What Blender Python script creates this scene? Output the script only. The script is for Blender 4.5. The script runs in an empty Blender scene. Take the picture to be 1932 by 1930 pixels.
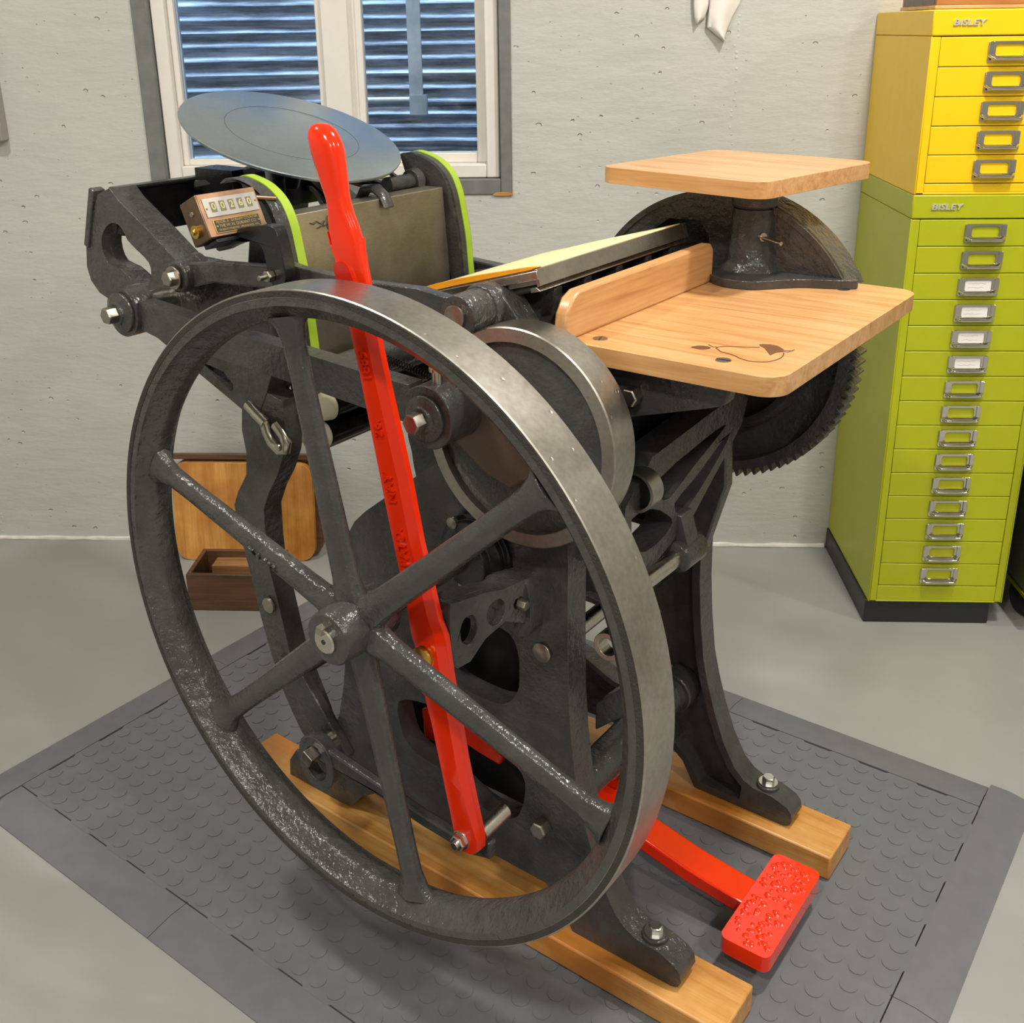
import bpy, bmesh, math, random
from mathutils import Vector, Matrix
from mathutils.geometry import tessellate_polygon
random.seed(4)
C = bpy.context.scene.collection
PI = math.pi
def V(*a): return Vector(a)

# ------------------------------------------------------------------ materials
def nmat(name):
    m = bpy.data.materials.new(name); m.use_nodes = True
    return m, m.node_tree.nodes, m.node_tree.links, m.node_tree.nodes['Principled BSDF']
def texco(N, L, scale=(1,1,1), rot=(0,0,0), kind='Object'):
    tc = N.new('ShaderNodeTexCoord'); mp = N.new('ShaderNodeMapping')
    mp.inputs['Scale'].default_value = scale; mp.inputs['Rotation'].default_value = rot
    L.new(tc.outputs[kind], mp.inputs['Vector']); return mp.outputs['Vector']
def noise(N, L, vec, scale, detail=4, rough=.5, dist=0):
    n = N.new('ShaderNodeTexNoise'); n.inputs['Scale'].default_value = scale
    n.inputs['Detail'].default_value = detail; n.inputs['Roughness'].default_value = rough
    n.inputs['Distortion'].default_value = dist; L.new(vec, n.inputs['Vector']); return n.outputs['Fac']
def ramp(N, L, fac, stops):
    r = N.new('ShaderNodeValToRGB'); e = r.color_ramp.elements
    e[0].position, e[0].color = stops[0][0], (*stops[0][1], 1)
    e[1].position, e[1].color = stops[-1][0], (*stops[-1][1], 1)
    for p_, c in stops[1:-1]:
        k = e.new(p_); k.color = (*c, 1)
    L.new(fac, r.inputs['Fac']); return r.outputs['Color']
def bump(N, L, h, B, strength=.3, dist=.001, prev=None):
    b = N.new('ShaderNodeBump'); b.inputs['Strength'].default_value = strength
    b.inputs['Distance'].default_value = dist; L.new(h, b.inputs['Height'])
    if prev is not None: L.new(prev, b.inputs['Normal'])
    L.new(b.outputs['Normal'], B.inputs['Normal']); return b.outputs['Normal']
def mixc(N, L, fac, a, b, mode='MIX'):
    m = N.new('ShaderNodeMix'); m.data_type = 'RGBA'; m.blend_type = mode
    if isinstance(fac, (int, float)): m.inputs[0].default_value = fac
    else: L.new(fac, m.inputs[0])
    for s, v in ((6, a), (7, b)):
        if isinstance(v, tuple): m.inputs[s].default_value = (*v, 1)
        else: L.new(v, m.inputs[s])
    return m.outputs[2]
def plain(name, col, rough=.4, metal=0, coat=0, bumpy=0, bscale=300, spec=.5, var=.12):
    m, N, L, B = nmat(name)
    v = texco(N, L)
    n = noise(N, L, v, 35, 3)
    a = tuple(c*(1-var) for c in col); b = tuple(min(1, c*(1+var)) for c in col)
    L.new(ramp(N, L, n, [(.3, a), (.7, b)]), B.inputs['Base Color'])
    B.inputs['Roughness'].default_value = rough; B.inputs['Metallic'].default_value = metal
    B.inputs['Coat Weight'].default_value = coat; B.inputs['Coat Roughness'].default_value = .08
    B.inputs['Specular IOR Level'].default_value = spec
    if bumpy: bump(N, L, noise(N, L, v, bscale, 2), B, bumpy, .0006)
    return m
def iron_mat(name, col, rough, strength, scale, dist=.0012):
    m, N, L, B = nmat(name); v = texco(N, L)
    n1 = noise(N, L, v, 28, 5, .6)
    L.new(ramp(N, L, n1, [(.32, tuple(c*.78 for c in col)), (.55, col), (.75, tuple(c*1.25 for c in col))]), B.inputs['Base Color'])
    r = N.new('ShaderNodeMapRange'); r.inputs['To Min'].default_value = rough-.08; r.inputs['To Max'].default_value = rough+.1
    L.new(n1, r.inputs['Value']); L.new(r.outputs[0], B.inputs['Roughness'])
    p1 = bump(N, L, noise(N, L, v, scale, 3, .55), B, strength, dist)
    p2 = bump(N, L, noise(N, L, v, 38, 2), B, strength*.8, .003, p1)
    bump(N, L, noise(N, L, v, 330, 2), B, strength*.9, .0007, p2)
    return m
def steel_mat(name, dark, light, rough, streak=(1,1,1), pit=True):
    m, N, L, B = nmat(name); v = texco(N, L)
    n = noise(N, L, v, 14, 6, .65); vs = texco(N, L, streak); n2 = noise(N, L, vs, 160, 3)
    c = ramp(N, L, n, [(.3, dark), (.7, light)])
    c = mixc(N, L, .35, c, ramp(N, L, n2, [(.3, dark), (.7, light)]))
    L.new(c, B.inputs['Base Color']); B.inputs['Metallic'].default_value = 1
    r = N.new('ShaderNodeMapRange'); r.inputs['To Min'].default_value = rough-.07; r.inputs['To Max'].default_value = rough+.1
    L.new(n, r.inputs['Value']); L.new(r.outputs[0], B.inputs['Roughness'])
    p1 = bump(N, L, n2, B, .12, .0004)
    if pit:
        vo = N.new('ShaderNodeTexVoronoi'); vo.inputs['Scale'].default_value = 45; L.new(v, vo.inputs['Vector'])
        mr = N.new('ShaderNodeMapRange'); mr.inputs['From Min'].default_value = .05; mr.inputs['From Max'].default_value = .11
        L.new(vo.outputs['Distance'], mr.inputs['Value']); bump(N, L, mr.outputs[0], B, .35, .0008, p1)
    return m
def wood_mat(name, base, light, dark, axis=0, rough=.38, coat=.2, knots=False, ring=1.0):
    m, N, L, B = nmat(name)
    s = [26, 26, 26]; s[axis] = 2.2
    v = texco(N, L, tuple(s)); n = noise(N, L, v, 2.1*ring, 5, .6, .6)
    s2 = [220, 220, 220]; s2[axis] = 7
    f = noise(N, L, texco(N, L, tuple(s2)), 1, 3)
    c = ramp(N, L, n, [(.28, dark), (.45, base), (.62, light), (.8, base)])
    c = mixc(N, L, .25, c, ramp(N, L, f, [(.3, dark), (.6, light)]))
    if knots:
        st = noise(N, L, texco(N, L), 6, 4, .6)
        c = mixc(N, L, ramp(N, L, st, [(.40, (0, 0, 0)), (.62, (.85, .85, .85))]), c, (dark[0]*1.15, dark[1]*.95, dark[2]*.6))
        vo = N.new('ShaderNodeTexVoronoi'); vo.inputs['Scale'].default_value = 7
        L.new(texco(N, L), vo.inputs['Vector'])
        mr = N.new('ShaderNodeMapRange'); mr.inputs['From Min'].default_value = .02; mr.inputs['From Max'].default_value = .14
        mr.inputs['To Min'].default_value = .75; mr.inputs['To Max'].default_value = 0
        L.new(vo.outputs['Distance'], mr.inputs['Value'])
        c = mixc(N, L, mr.outputs[0], c, tuple(x*.35 for x in dark))
    L.new(c, B.inputs['Base Color']); B.inputs['Roughness'].default_value = rough
    B.inputs['Coat Weight'].default_value = coat; B.inputs['Coat Roughness'].default_value = .25
    bump(N, L, f, B, .08, .0005)
    return m
IRON = iron_mat('painted_cast_iron', (.053, .051, .048), .19, .75, 130, .0018)
IRONR = iron_mat('rough_cast_iron', (.060, .056, .051), .18, 1, 85, .003)
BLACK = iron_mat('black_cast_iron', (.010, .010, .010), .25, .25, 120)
STEEL = steel_mat('machined_steel', (.30, .275, .235), (.50, .47, .41), .33)
BRIGHT = steel_mat('polished_steel', (.42, .38, .32), (.62, .58, .5), .25, pit=False)
EDGE = iron_mat('knurled_rim_steel', (.034, .028, .022), .6, 1, 420, .0015)
DISKM = steel_mat('ink_disk_steel', (.42, .50, .545), (.52, .60, .64), .34, (1, 1, 1), False)
PLATE = steel_mat('bed_plate_steel', (.34, .30, .22), (.50, .45, .36), .42, (.3, 1, 6), False)
BOLT = steel_mat('worn_bolt_steel', (.3, .27, .22), (.46, .42, .35), .35, pit=False)
ZINC = steel_mat('zinc_plated_steel', (.6, .6, .57), (.8, .8, .77), .22, pit=False)
BADGE = plain('silver_badge', (.62, .59, .56), .3, .3, var=.02)
CHROME = plain('chrome', (.72, .68, .62), .1, 1, var=.03)
RED = plain('glossy_red_enamel', (.82, .028, .003), .16, 0, .15, .10, 60, .4, var=.03)
REDR = plain('lumpy_red_enamel', (.82, .028, .003), .14, 0, .6, 1, 75, .45, var=.03)
REDD = plain('flat_red_enamel', (.50, .012, .003), .35, 0, .2, .1, 60, var=.03)
MAPLE = wood_mat('maple_board', (.56, .285, .10), (.66, .38, .165), (.37, .15, .04), 0, .34, .3)
MAPLEY = wood_mat('maple_fence', (.53, .26, .09), (.62, .34, .14), (.36, .15, .045), 1, .36, .25)
PINE = wood_mat('pine_lumber', (.58, .29, .065), (.68, .38, .12), (.38, .15, .025), 0, .42, .25, True)
OLDW = wood_mat('amber_old_wood', (.60, .27, .045), (.72, .37, .09), (.34, .12, .02), 2, .38, .3, True)
DARKW = wood_mat('dark_stained_wood', (.085, .038, .018), (.14, .062, .028), (.03, .013, .007), 0, .4, .2)
CIGAR = wood_mat('reddish_box_wood', (.42, .15, .035), (.5, .2, .05), (.26, .08, .02), 0, .42, .2)
BROWN = iron_mat('bare_brown_iron', (.12, .085, .06), .35, .4, 60)
TAPE = plain('lime_green_tape', (.33, .48, .03), .5, 0, 0, .2, 200, var=.05)
CREAM = plain('cream_nylon', (.72, .70, .50), .35, var=.03)
MANILA = plain('pale_yellow_tympan', (.80, .66, .34), .5, var=.04)
ORANGE = plain('orange_tympan', (.80, .32, .01), .45, var=.05)
BRASS = plain('brass', (.62, .40, .10), .3, 1, var=.1)
COPPER = plain('worn_copper', (.30, .18, .11), .42, 1, 0, .1, 200, var=.3)
DCOPP = plain('tarnished_copper', (.20, .13, .085), .38, 1, var=.2)
PEWTER = plain('pewter_plate', (.38, .355, .32), .4, 1, var=.15)
INKB = plain('black_enamel', (.02, .02, .018), .4)
YEL = plain('yellow_powder_coat', (.90, .57, .004), .33, 0, 0, .06, 600, var=.02)
GRN = plain('lime_powder_coat', (.42, .44, .006), .33, 0, 0, .06, 600, var=.02)
DGRN = plain('dark_olive_paint', (.03, .033, .02), .4)
MATTE = plain('matte_black_shade', (.009, .009, .009), .75, 0, 0, .3, 90)  # near-black that stands in for the shade inside the press
BLK = plain('black_plastic', (.016, .016, .016), .4)
VINYL = plain('white_vinyl', (.78, .74, .68), .35, var=.02)
BUCK = plain('grey_painted_timber', (.17, .175, .165), .5, 0, 0, .2, 80)
PAPER = plain('white_card', (.80, .76, .72), .7, var=.03)
PENCIL = plain('pencil_writing', (.35, .3, .3), .8)
CLOTH = plain('white_cloth', (.85, .80, .74), .8, var=.02)
BOXM = plain('beige_enamelled_steel', (.33, .31, .27), .4, var=.04)
BURN = plain('burnt_engraving', (.14, .05, .012), .6)
RUBBER = plain('grey_rubber', (.135, .139, .148), .45, 0, 0, .15, 700, var=.06)
RUBBER2 = plain('grey_rubber_strip', (.138, .140, .148), .5, 0, 0, .2, 900, var=.06)
SOIL = plain('window_well_gravel', (.10, .09, .08), .9, 0, 0, 1, 60)
LBLUE = plain('galvanised_strap', (.42, .48, .52), .4, .6)

def wall_mat():
    m, N, L, B = nmat('grey_painted_concrete_wall'); v = texco(N, L)
    n = noise(N, L, v, 3, 4)
    L.new(ramp(N, L, n, [(.3, (.50, .495, .455)), (.7, (.55, .545, .50))]), B.inputs['Base Color'])
    B.inputs['Roughness'].default_value = .5
    def pits(scale, lo, hi, seedshift):
        tc = texco(N, L, (1, 1, 1.4)); mp = N.new('ShaderNodeVectorMath'); mp.inputs[1].default_value = seedshift
        L.new(tc, mp.inputs[0]); vo = N.new('ShaderNodeTexVoronoi'); vo.inputs['Scale'].default_value = scale
        vo.inputs['Randomness'].default_value = 1
        d = noise(N, L, mp.outputs[0], 60, 2)
        L.new(mp.outputs[0], vo.inputs['Vector'])
        ad = N.new('ShaderNodeMath'); ad.operation = 'MULTIPLY_ADD'; ad.inputs[1].default_value = .25
        L.new(d, ad.inputs[0]); L.new(vo.outputs['Distance'], ad.inputs[2])
        mr = N.new('ShaderNodeMapRange'); mr.inputs['From Min'].default_value = lo; mr.inputs['From Max'].default_value = hi
        L.new(ad.outputs[0], mr.inputs['Value'])
        sp = N.new('ShaderNodeSeparateColor'); L.new(vo.outputs['Color'], sp.inputs[0])
        th = N.new('ShaderNodeMath'); th.operation = 'LESS_THAN'; th.inputs[1].default_value = .52; L.new(sp.outputs[0], th.inputs[0])
        mx = N.new('ShaderNodeMath'); mx.operation = 'MAXIMUM'; L.new(mr.outputs[0], mx.inputs[0]); L.new(th.outputs[0], mx.inputs[1])
        return mx.outputs[0]
    p1 = bump(N, L, pits(22, .20, .25, (0, 0, 0)), B, .8, .005)
    p2 = bump(N, L, pits(45, .18, .22, (3, 1, 2)), B, .8, .003, p1)
    bump(N, L, noise(N, L, texco(N, L, (.6, 1, 1.6)), 13, 6, .62), B, .45, .008, p2)
    return m
WALL = wall_mat()
def floor_mat():
    m, N, L, B = nmat('grey_painted_floor'); v = texco(N, L)
    c = ramp(N, L, noise(N, L, v, 2.4, 5, .6), [(.3, (.285, .285, .265)), (.7, (.335, .333, .31))])
    vo = N.new('ShaderNodeTexVoronoi'); vo.inputs['Scale'].default_value = 5; L.new(v, vo.inputs['Vector'])
    mr = N.new('ShaderNodeMapRange'); mr.inputs['From Min'].default_value = .012; mr.inputs['From Max'].default_value = .02
    mr.inputs['To Min'].default_value = .7; mr.inputs['To Max'].default_value = 0
    L.new(vo.outputs['Distance'], mr.inputs['Value'])
    c = mixc(N, L, mr.outputs[0], c, (.5, .45, .33))
    L.new(c, B.inputs['Base Color']); B.inputs['Roughness'].default_value = .36
    bump(N, L, noise(N, L, v, 30, 4), B, .08, .002)
    return m
FLOORM = floor_mat()
def well_mat():
    m, N, L, B = nmat('galvanised_corrugated_steel'); v = texco(N, L, (.5, .5, 6))
    n = noise(N, L, v, 9, 6, .7)
    L.new(ramp(N, L, n, [(.36, (.07, .085, .11)), (.5, (.24, .28, .34)), (.65, (.50, .56, .66))]), B.inputs['Base Color'])
    B.inputs['Metallic'].default_value = .1; B.inputs['Roughness'].default_value = .42
    bump(N, L, n, B, .3, .004); return m
WELLM = well_mat()
def glass_mat():
    m, N, L, B = nmat('window_glass'); out = N['Material Output']
    t = N.new('ShaderNodeBsdfTransparent'); g = N.new('ShaderNodeBsdfGlossy'); g.inputs['Roughness'].default_value = .02
    fr = N.new('ShaderNodeFresnel'); fr.inputs['IOR'].default_value = 1.5
    mx = N.new('ShaderNodeMixShader'); L.new(fr.outputs[0], mx.inputs[0]); L.new(t.outputs[0], mx.inputs[1]); L.new(g.outputs[0], mx.inputs[2])
    L.new(mx.outputs[0], out.inputs['Surface']); N.remove(B); return m
GLASS = glass_mat()

# ------------------------------------------------------------------ mesh helpers
def basis(d):
    d = Vector(d).normalized(); a = V(0, 0, 1) if abs(d.z) < .9 else V(1, 0, 0)
    x = a.cross(d).normalized(); return x, d.cross(x), d
class MB:
    def __init__(s): s.bm = bmesh.new()
    def box(s, c, size, rot=None, mat=None):
        M = Matrix.Translation(c) @ (rot.to_4x4() if rot else Matrix.Identity(4)) @ Matrix.Diagonal((*size, 1))
        bmesh.ops.create_cube(s.bm, size=1, matrix=M); return s
    def bb(s, x0, x1, y0, y1, z0, z1):
        return s.box(((x0+x1)/2, (y0+y1)/2, (z0+z1)/2), (abs(x1-x0), abs(y1-y0), abs(z1-z0)))
    def lathe(s, p, d, prof, seg=32, cap=True):
        """prof: list of (distance along d from p, radius)"""
        x, y, d = basis(d); p = Vector(p); rings = []
        for t, r in prof:
            if r < 1e-6: rings.append([s.bm.verts.new(p+d*t)])
            else: rings.append([s.bm.verts.new(p+d*t+(x*math.cos(2*PI*k/seg)+y*math.sin(2*PI*k/seg))*r) for k in range(seg)])
        for a, b in zip(rings, rings[1:]):
            for k in range(seg):
                q = (k+1) % seg
                if len(a) == 1 and len(b) == 1: continue
                if len(a) == 1: s.bm.faces.new((a[0], b[k], b[q]))
                elif len(b) == 1: s.bm.faces.new((a[k], a[q], b[0]))
                else: s.bm.faces.new((a[k], a[q], b[q], b[k]))
        if cap:
            for r in (rings[0], rings[-1]):
                if len(r) > 2: s.bm.faces.new(r)
        return s
    def cyl(s, p0, p1, r, r1=None, seg=24):
        p0 = Vector(p0); p1 = Vector(p1); h = (p1-p0).length
        return s.lathe(p0, p1-p0, [(0, r), (h, r if r1 is None else r1)], seg)
    def ringlathe(s, p, d, prof, seg=96):
        """closed profile revolved: rings closed in both directions"""
        x, y, d = basis(d); p = Vector(p)
        R = [[s.bm.verts.new(p+d*t+(x*math.cos(2*PI*k/seg)+y*math.sin(2*PI*k/seg))*r) for k in range(seg)] for t, r in prof]
        for i in range(len(R)):
            a, b = R[i], R[(i+1) % len(R)]
            for k in range(seg):
                q = (k+1) % seg; s.bm.faces.new((a[k], a[q], b[q], b[k]))
        return s
    def hexa(s, p, d, r, h, w=None):
        if w: s.cyl(p, Vector(p)+Vector(d).normalized()*h*.22, w, seg=24)
        return s.lathe(p, d, [(0, r), (h*.88, r), (h, r*.86)], 6)
    def tube(s, pts, r, seg=10, flat=None):
        pts = [Vector(q) for q in pts]; rings = []
        up = None
        for i, q in enumerate(pts):
            t = (pts[min(i+1, len(pts)-1)]-pts[max(i-1, 0)]).normalized()
            if up is None:
                x, y, _ = basis(t)
            else:
                x = (up-t*up.dot(t)).normalized(); y = t.cross(x)
            up = x
            rr = r[i] if isinstance(r, (list, tuple)) else r
            ra, rb = rr if isinstance(rr, (list, tuple)) else (rr, rr)
            rings.append([s.bm.verts.new(q+x*math.cos(2*PI*k/seg)*ra+y*math.sin(2*PI*k/seg)*rb) for k in range(seg)])
        for a, b in zip(rings, rings[1:]):
            for k in range(seg):
                s.bm.faces.new((a[k], a[(k+1) % seg], b[(k+1) % seg], b[k]))
        s.bm.faces.new(rings[0]); s.bm.faces.new(rings[-1]); return s
    def prism(s, poly, lo, hi, plane='xz', holes=()):
        def P(q, h):
            return V(q[0], h, q[1]) if plane == 'xz' else V(q[0], q[1], h) if plane == 'xy' else V(h, q[0], q[1])
        loops = [list(poly)]+[list(h) for h in holes]
        tri = tessellate_polygon([[Vector((a, b, 0)) for a, b in l] for l in loops])
        flat = [q for l in loops for q in l]
        A = [s.bm.verts.new(P(q, lo)) for q in flat]; Bv = [s.bm.verts.new(P(q, hi)) for q in flat]
        for t in tri:
            try:
                s.bm.faces.new([A[i] for i in t]); s.bm.faces.new([Bv[i] for i in reversed(t)])
            except ValueError: pass
        o = 0
        for l in loops:
            n = len(l)
            for i in range(n):
                j = (i+1) % n
                s.bm.faces.new((A[o+i], A[o+j], Bv[o+j], Bv[o+i]))
            o += n
        return s
    def ring(s, poly, t, lo, hi, plane='xz'):
        return s.prism(poly, lo, hi, plane, [inset(poly, t)])
    def obj(s, name, mat, parent=None, bevel=0, smooth=40, loc=None, rot=None):
        bmesh.ops.recalc_face_normals(s.bm, faces=s.bm.faces)
        me = bpy.data.meshes.new(name); s.bm.to_mesh(me); s.bm.free()
        if smooth:
            for p_ in me.polygons: p_.use_smooth = True
            me.set_sharp_from_angle(angle=math.radians(smooth))
        mats = mat if isinstance(mat, (list, tuple)) else [mat]
        for m_ in mats: me.materials.append(m_)
        o = bpy.data.objects.new(name, me); C.objects.link(o)
        if parent is not None: o.parent = parent
        if loc is not None: o.location = loc
        if rot is not None: o.rotation_euler = rot
        if bevel:
            b = o.modifiers.new('bevel', 'BEVEL'); b.width = bevel; b.segments = 2
            b.limit_method = 'ANGLE'; b.angle_limit = math.radians(35); b.harden_normals = False
        return o
def inset(poly, t):
    n = len(poly); area = sum(poly[i][0]*poly[(i+1) % n][1]-poly[(i+1) % n][0]*poly[i][1] for i in range(n))
    sg = 1 if area > 0 else -1; out = []
    for i in range(n):
        a, b, c = Vector(poly[i-1]), Vector(poly[i]), Vector(poly[(i+1) % n])
        e1 = (b-a).normalized(); e2 = (c-b).normalized()
        n1 = Vector((-e1.y, e1.x))*sg; n2 = Vector((-e2.y, e2.x))*sg
        m = (n1+n2); L_ = m.length
        if L_ < .3: m = n1*.8
        else:
            m = m/L_; m = m/max(.6, m.dot(n1))
        out.append((b.x+m.x*t, b.y+m.y*t))
    return out
def smoothpoly(pts, k=3, closed=True):
    """Catmull-Rom"""
    n = len(pts); out = []
    rng = range(n) if closed else range(n-1)
    for i in rng:
        if closed: p0, p1, p2, p3 = (Vector(pts[(i+j) % n]) for j in (-1, 0, 1, 2))
        else: p0, p1, p2, p3 = Vector(pts[max(i-1, 0)]), Vector(pts[i]), Vector(pts[i+1]), Vector(pts[min(i+2, n-1)])
        for q in range(k):
            t = q/k
            v = .5*((2*p1)+(-p0+p2)*t+(2*p0-5*p1+4*p2-p3)*t*t+(-p0+3*p1-3*p2+p3)*t**3)
            out.append(tuple(v))
    if not closed: out.append(tuple(pts[-1]))
    return out
def rrect(x0, x1, y0, y1, r, k=6):
    out = []
    for cx, cy, a in ((x1-r, y1-r, 0), (x0+r, y1-r, 90), (x0+r, y0+r, 180), (x1-r, y0+r, 270)):
        for i in range(k+1):
            t = math.radians(a+90*i/k); out.append((cx+r*math.cos(t), cy+r*math.sin(t)))
    return out
def circ(cx, cy, r, n=20, ry=None, rot=0):
    ry = ry or r; o = []
    for i in range(n):
        a = 2*PI*i/n; x, y = r*math.cos(a), ry*math.sin(a)
        o.append((cx+x*math.cos(rot)-y*math.sin(rot), cy+x*math.sin(rot)+y*math.cos(rot)))
    return o
def text(name, s, size, mat, parent, M, depth=.0006, align='CENTER', sx=1, shear=0, bold=0):
    cu = bpy.data.curves.new(name, 'FONT'); cu.body = s; cu.size = size; cu.extrude = depth
    cu.align_x = align; cu.align_y = 'CENTER'; cu.shear = shear; cu.offset = bold; cu.resolution_u = 3
    t = bpy.data.objects.new(name, cu); C.objects.link(t); bpy.context.view_layer.update()
    me = bpy.data.meshes.new_from_object(t); bpy.data.objects.remove(t)
    me.transform(M @ Matrix.Diagonal((sx, 1, 1, 1))); me.materials.clear(); me.materials.append(mat)
    o = bpy.data.objects.new(name, me); C.objects.link(o); o.parent = parent; return o
def frameM(origin, xd, yd):
    x = Vector(xd).normalized(); y = Vector(yd).normalized(); z = x.cross(y).normalized(); y = z.cross(x)
    return Matrix(((x.x, y.x, z.x, origin[0]), (x.y, y.y, z.y, origin[1]), (x.z, y.z, z.z, origin[2]), (0, 0, 0, 1)))
def tag(o, label, cat, group=None):
    o['label'] = label; o['category'] = cat
    if group: o['group'] = group
    return o
def struct(o): o['kind'] = 'structure'; return o
def empty(name, loc=(0, 0, 0), rz=0, parent=None):
    o = bpy.data.objects.new(name, None); C.objects.link(o); o.location = loc; o.rotation_euler = (0, 0, rz)
    o.empty_display_size = .1
    if parent: o.parent = parent
    return o

# ------------------------------------------------------------------ room shell
YW = 2.40; ZC = 2.42
WX0, WX1, WZ0, WZ1 = -.925, -.108, .868, 1.60
b = MB(); b.bb(-2.3, WX0, YW, YW+.2, 0, ZC); b.bb(WX1, 3.2, YW, YW+.2, 0, ZC)
b.bb(WX0, WX1, YW, YW+.2, 0, WZ0); b.bb(WX0, WX1, YW, YW+.2, WZ1, ZC)
struct(b.obj('wall_back', WALL, smooth=0))
struct(MB().bb(-2.4, -2.3, -2.6, YW+.2, 0, ZC).obj('wall_left', WALL, smooth=0))
struct(MB().bb(3.2, 3.3, -2.6, YW+.2, 0, ZC).obj('wall_right', WALL, smooth=0))
struct(MB().bb(-2.4, 3.3, -2.7, -2.6, 0, ZC).obj('wall_front', WALL, smooth=0))
struct(MB().bb(-2.4, 3.3, -2.7, YW+.2, -.1, 0).obj('floor', FLOORM, smooth=0))
struct(MB().bb(-2.4, 3.3, -2.7, YW+.2, ZC, ZC+.1).obj('ceiling', plain('white_ceiling', (.75, .74, .7), .8), smooth=0))
# rough bead of wall paint where the wall meets the floor
pts = []; r_ = []
x = -2.2
while x < .655:
    pts.append((x, YW-.002, .003)); r_.append((.004+.004*random.random(), .0045+.004*random.random())); x += .03
struct(MB().tube(pts, r_, 8).obj('baseboard_back', plain('white_caulk', (.68, .66, .6), .5)))
# form-seam ridges in the poured wall
def seam(x, z0, z1, nm):
    m = MB(); z = z0
    while z < z1:
        h = .008+.018*random.random()
        m.lathe((x+random.uniform(-.004, .004), YW+.001, z), (0, -1, 0), [(0, .003+.004*random.random()), (.0022, .001)], 7)
        z += h
    struct(m.obj(nm, WALL))
seam(-.80, .38, .86, 'trim_1'); seam(-1.425, .02, .5, 'trim_2'); seam(.37, .85, 1.35, 'trim_3')
# window: grey timber buck, vinyl frame, two panes
wn = struct(empty('window_1', ((WX0+WX1)/2, YW, WZ0)))
def wobj(m, name, mat, **k):
    o = m.obj(name, mat, wn, **k); o.matrix_parent_inverse = Matrix.Translation(wn.location).inverted(); return o
m = MB(); m.bb(WX0, WX0+.036, YW-.004, YW+.2, WZ0, WZ1); m.bb(WX1-.026, WX1, YW-.004, YW+.2, WZ0, WZ1)
m.bb(WX0+.036, WX1-.026, YW-.004, YW+.2, WZ0, WZ0+.034); m.bb(WX0+.036, WX1-.026, YW-.004, YW+.2, WZ1-.036, WZ1)
wobj(m, 'timber_buck', BUCK, bevel=.002)
wobj(MB().prism(smoothpoly([(-.150, .8660), (-.144, .8722), (-.128, .8735), (-.112, .8722), (-.1085, .8660)], 3), YW-.0052, YW-.0035), 'bare_wood_patch', PINE)
fx0, fx1, fz0, fz1 = WX0+.037, WX1-.028, WZ0+.035, WZ1-.037
def rectring(m, x0, x1, z0, z1, w, y0, y1):
    m.bb(x0, x0+w, y0, y1, z0, z1); m.bb(x1-w, x1, y0, y1, z0, z1); m.bb(x0+w, x1-w, y0, y1, z0, z0+w); m.bb(x0+w, x1-w, y0, y1, z1-w, z1); return m
wobj(rectring(MB(), fx0, fx1, fz0, fz1, .030, YW+.012, YW+.085), 'vinyl_frame', VINYL, bevel=.003)
gx = -.520
m = rectring(MB(), fx0+.030, gx+.0, fz0+.030, fz1-.03, .014, YW+.030, YW+.060)
wobj(m, 'sliding_sash', VINYL, bevel=.002)
m = MB(); m.bb(gx, gx+.058, YW+.022, YW+.07, fz0+.03, fz1-.03); m.bb(gx+.04, gx+.07, YW+.04, YW+.08, fz0+.03, fz1-.03)
rectring(m, gx+.062, fx1-.030, fz0+.03, fz1-.03, .022, YW+.045, YW+.080)
wobj(m, 'fixed_sash', VINYL, bevel=.002)
wobj(MB().bb(fx0+.04, gx-.005, YW+.043, YW+.047, fz0+.04, fz1-.04), 'pane', GLASS, smooth=0)
wobj(MB().bb(gx+.08, fx1-.045, YW+.062, YW+.066, fz0+.05, fz1-.05), 'pane', GLASS, smooth=0)
# window well of corrugated steel outside
m = MB(); seg = 60; rows = []
a = .62; dpt = .42; wx = (WX0+WX1)/2
z = .55; zs = []
while z < 1.95: zs.append(z); z += .0045
for z in zs:
    off = .0075*math.sin(2*PI*z/.036+.5*math.sin(z*31))
    row = []
    for k in range(seg+1):
        t = PI*k/seg
        row.append(m.bm.verts.new((wx-(a+off)*math.cos(t)*1.0, YW+.2+(dpt+off)*(math.sin(t)**.45), z)))
    rows.append(row)
for r0, r1 in zip(rows, rows[1:]):
    for k in range(seg): m.bm.faces.new((r0[k], r0[k+1], r1[k+1], r1[k]))
o = m.obj('window_well', WELLM); sm = o.modifiers.new('solid', 'SOLIDIFY'); sm.thickness = .004; sm.offset = 1
tag(o, 'corrugated galvanised steel window well outside the basement window', 'window well')
struct(MB().bb(wx-.75, wx+.75, YW+.2, YW+.85, .5, .56).obj('trim_4', SOIL, smooth=0))
m = MB(); m.bb(-.395, -.360, YW+.47, YW+.482, 1.015, 1.8)
tag(m.obj('well_ladder', LBLUE), 'pale galvanised ladder rail hanging in the window well', 'ladder')
lad = bpy.data.objects['well_ladder']
MB().cyl((-.62, YW+.476, 1.045), (-.36, YW+.476, 1.045), .0085).obj('rung', LBLUE, lad)
MB().bb(-.395, -.350, YW+.464, YW+.488, 1.008, 1.058).obj('bracket', LBLUE, lad)

# small enamelled wall box at the left edge of the view
wb = empty('wall_box', (-1.36, YW, 1.0))
tag(wb, 'beige metal wall box cut off by the left edge of the view', 'box')
o = MB().bb(-.12, .12, -.03, 0, -.004, .22).obj('body', BOXM, wb, bevel=.003)
MB().bb(-.115, .115, -.038, -.0305, 0, .212).obj('cover', BOXM, wb, bevel=.002)
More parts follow.
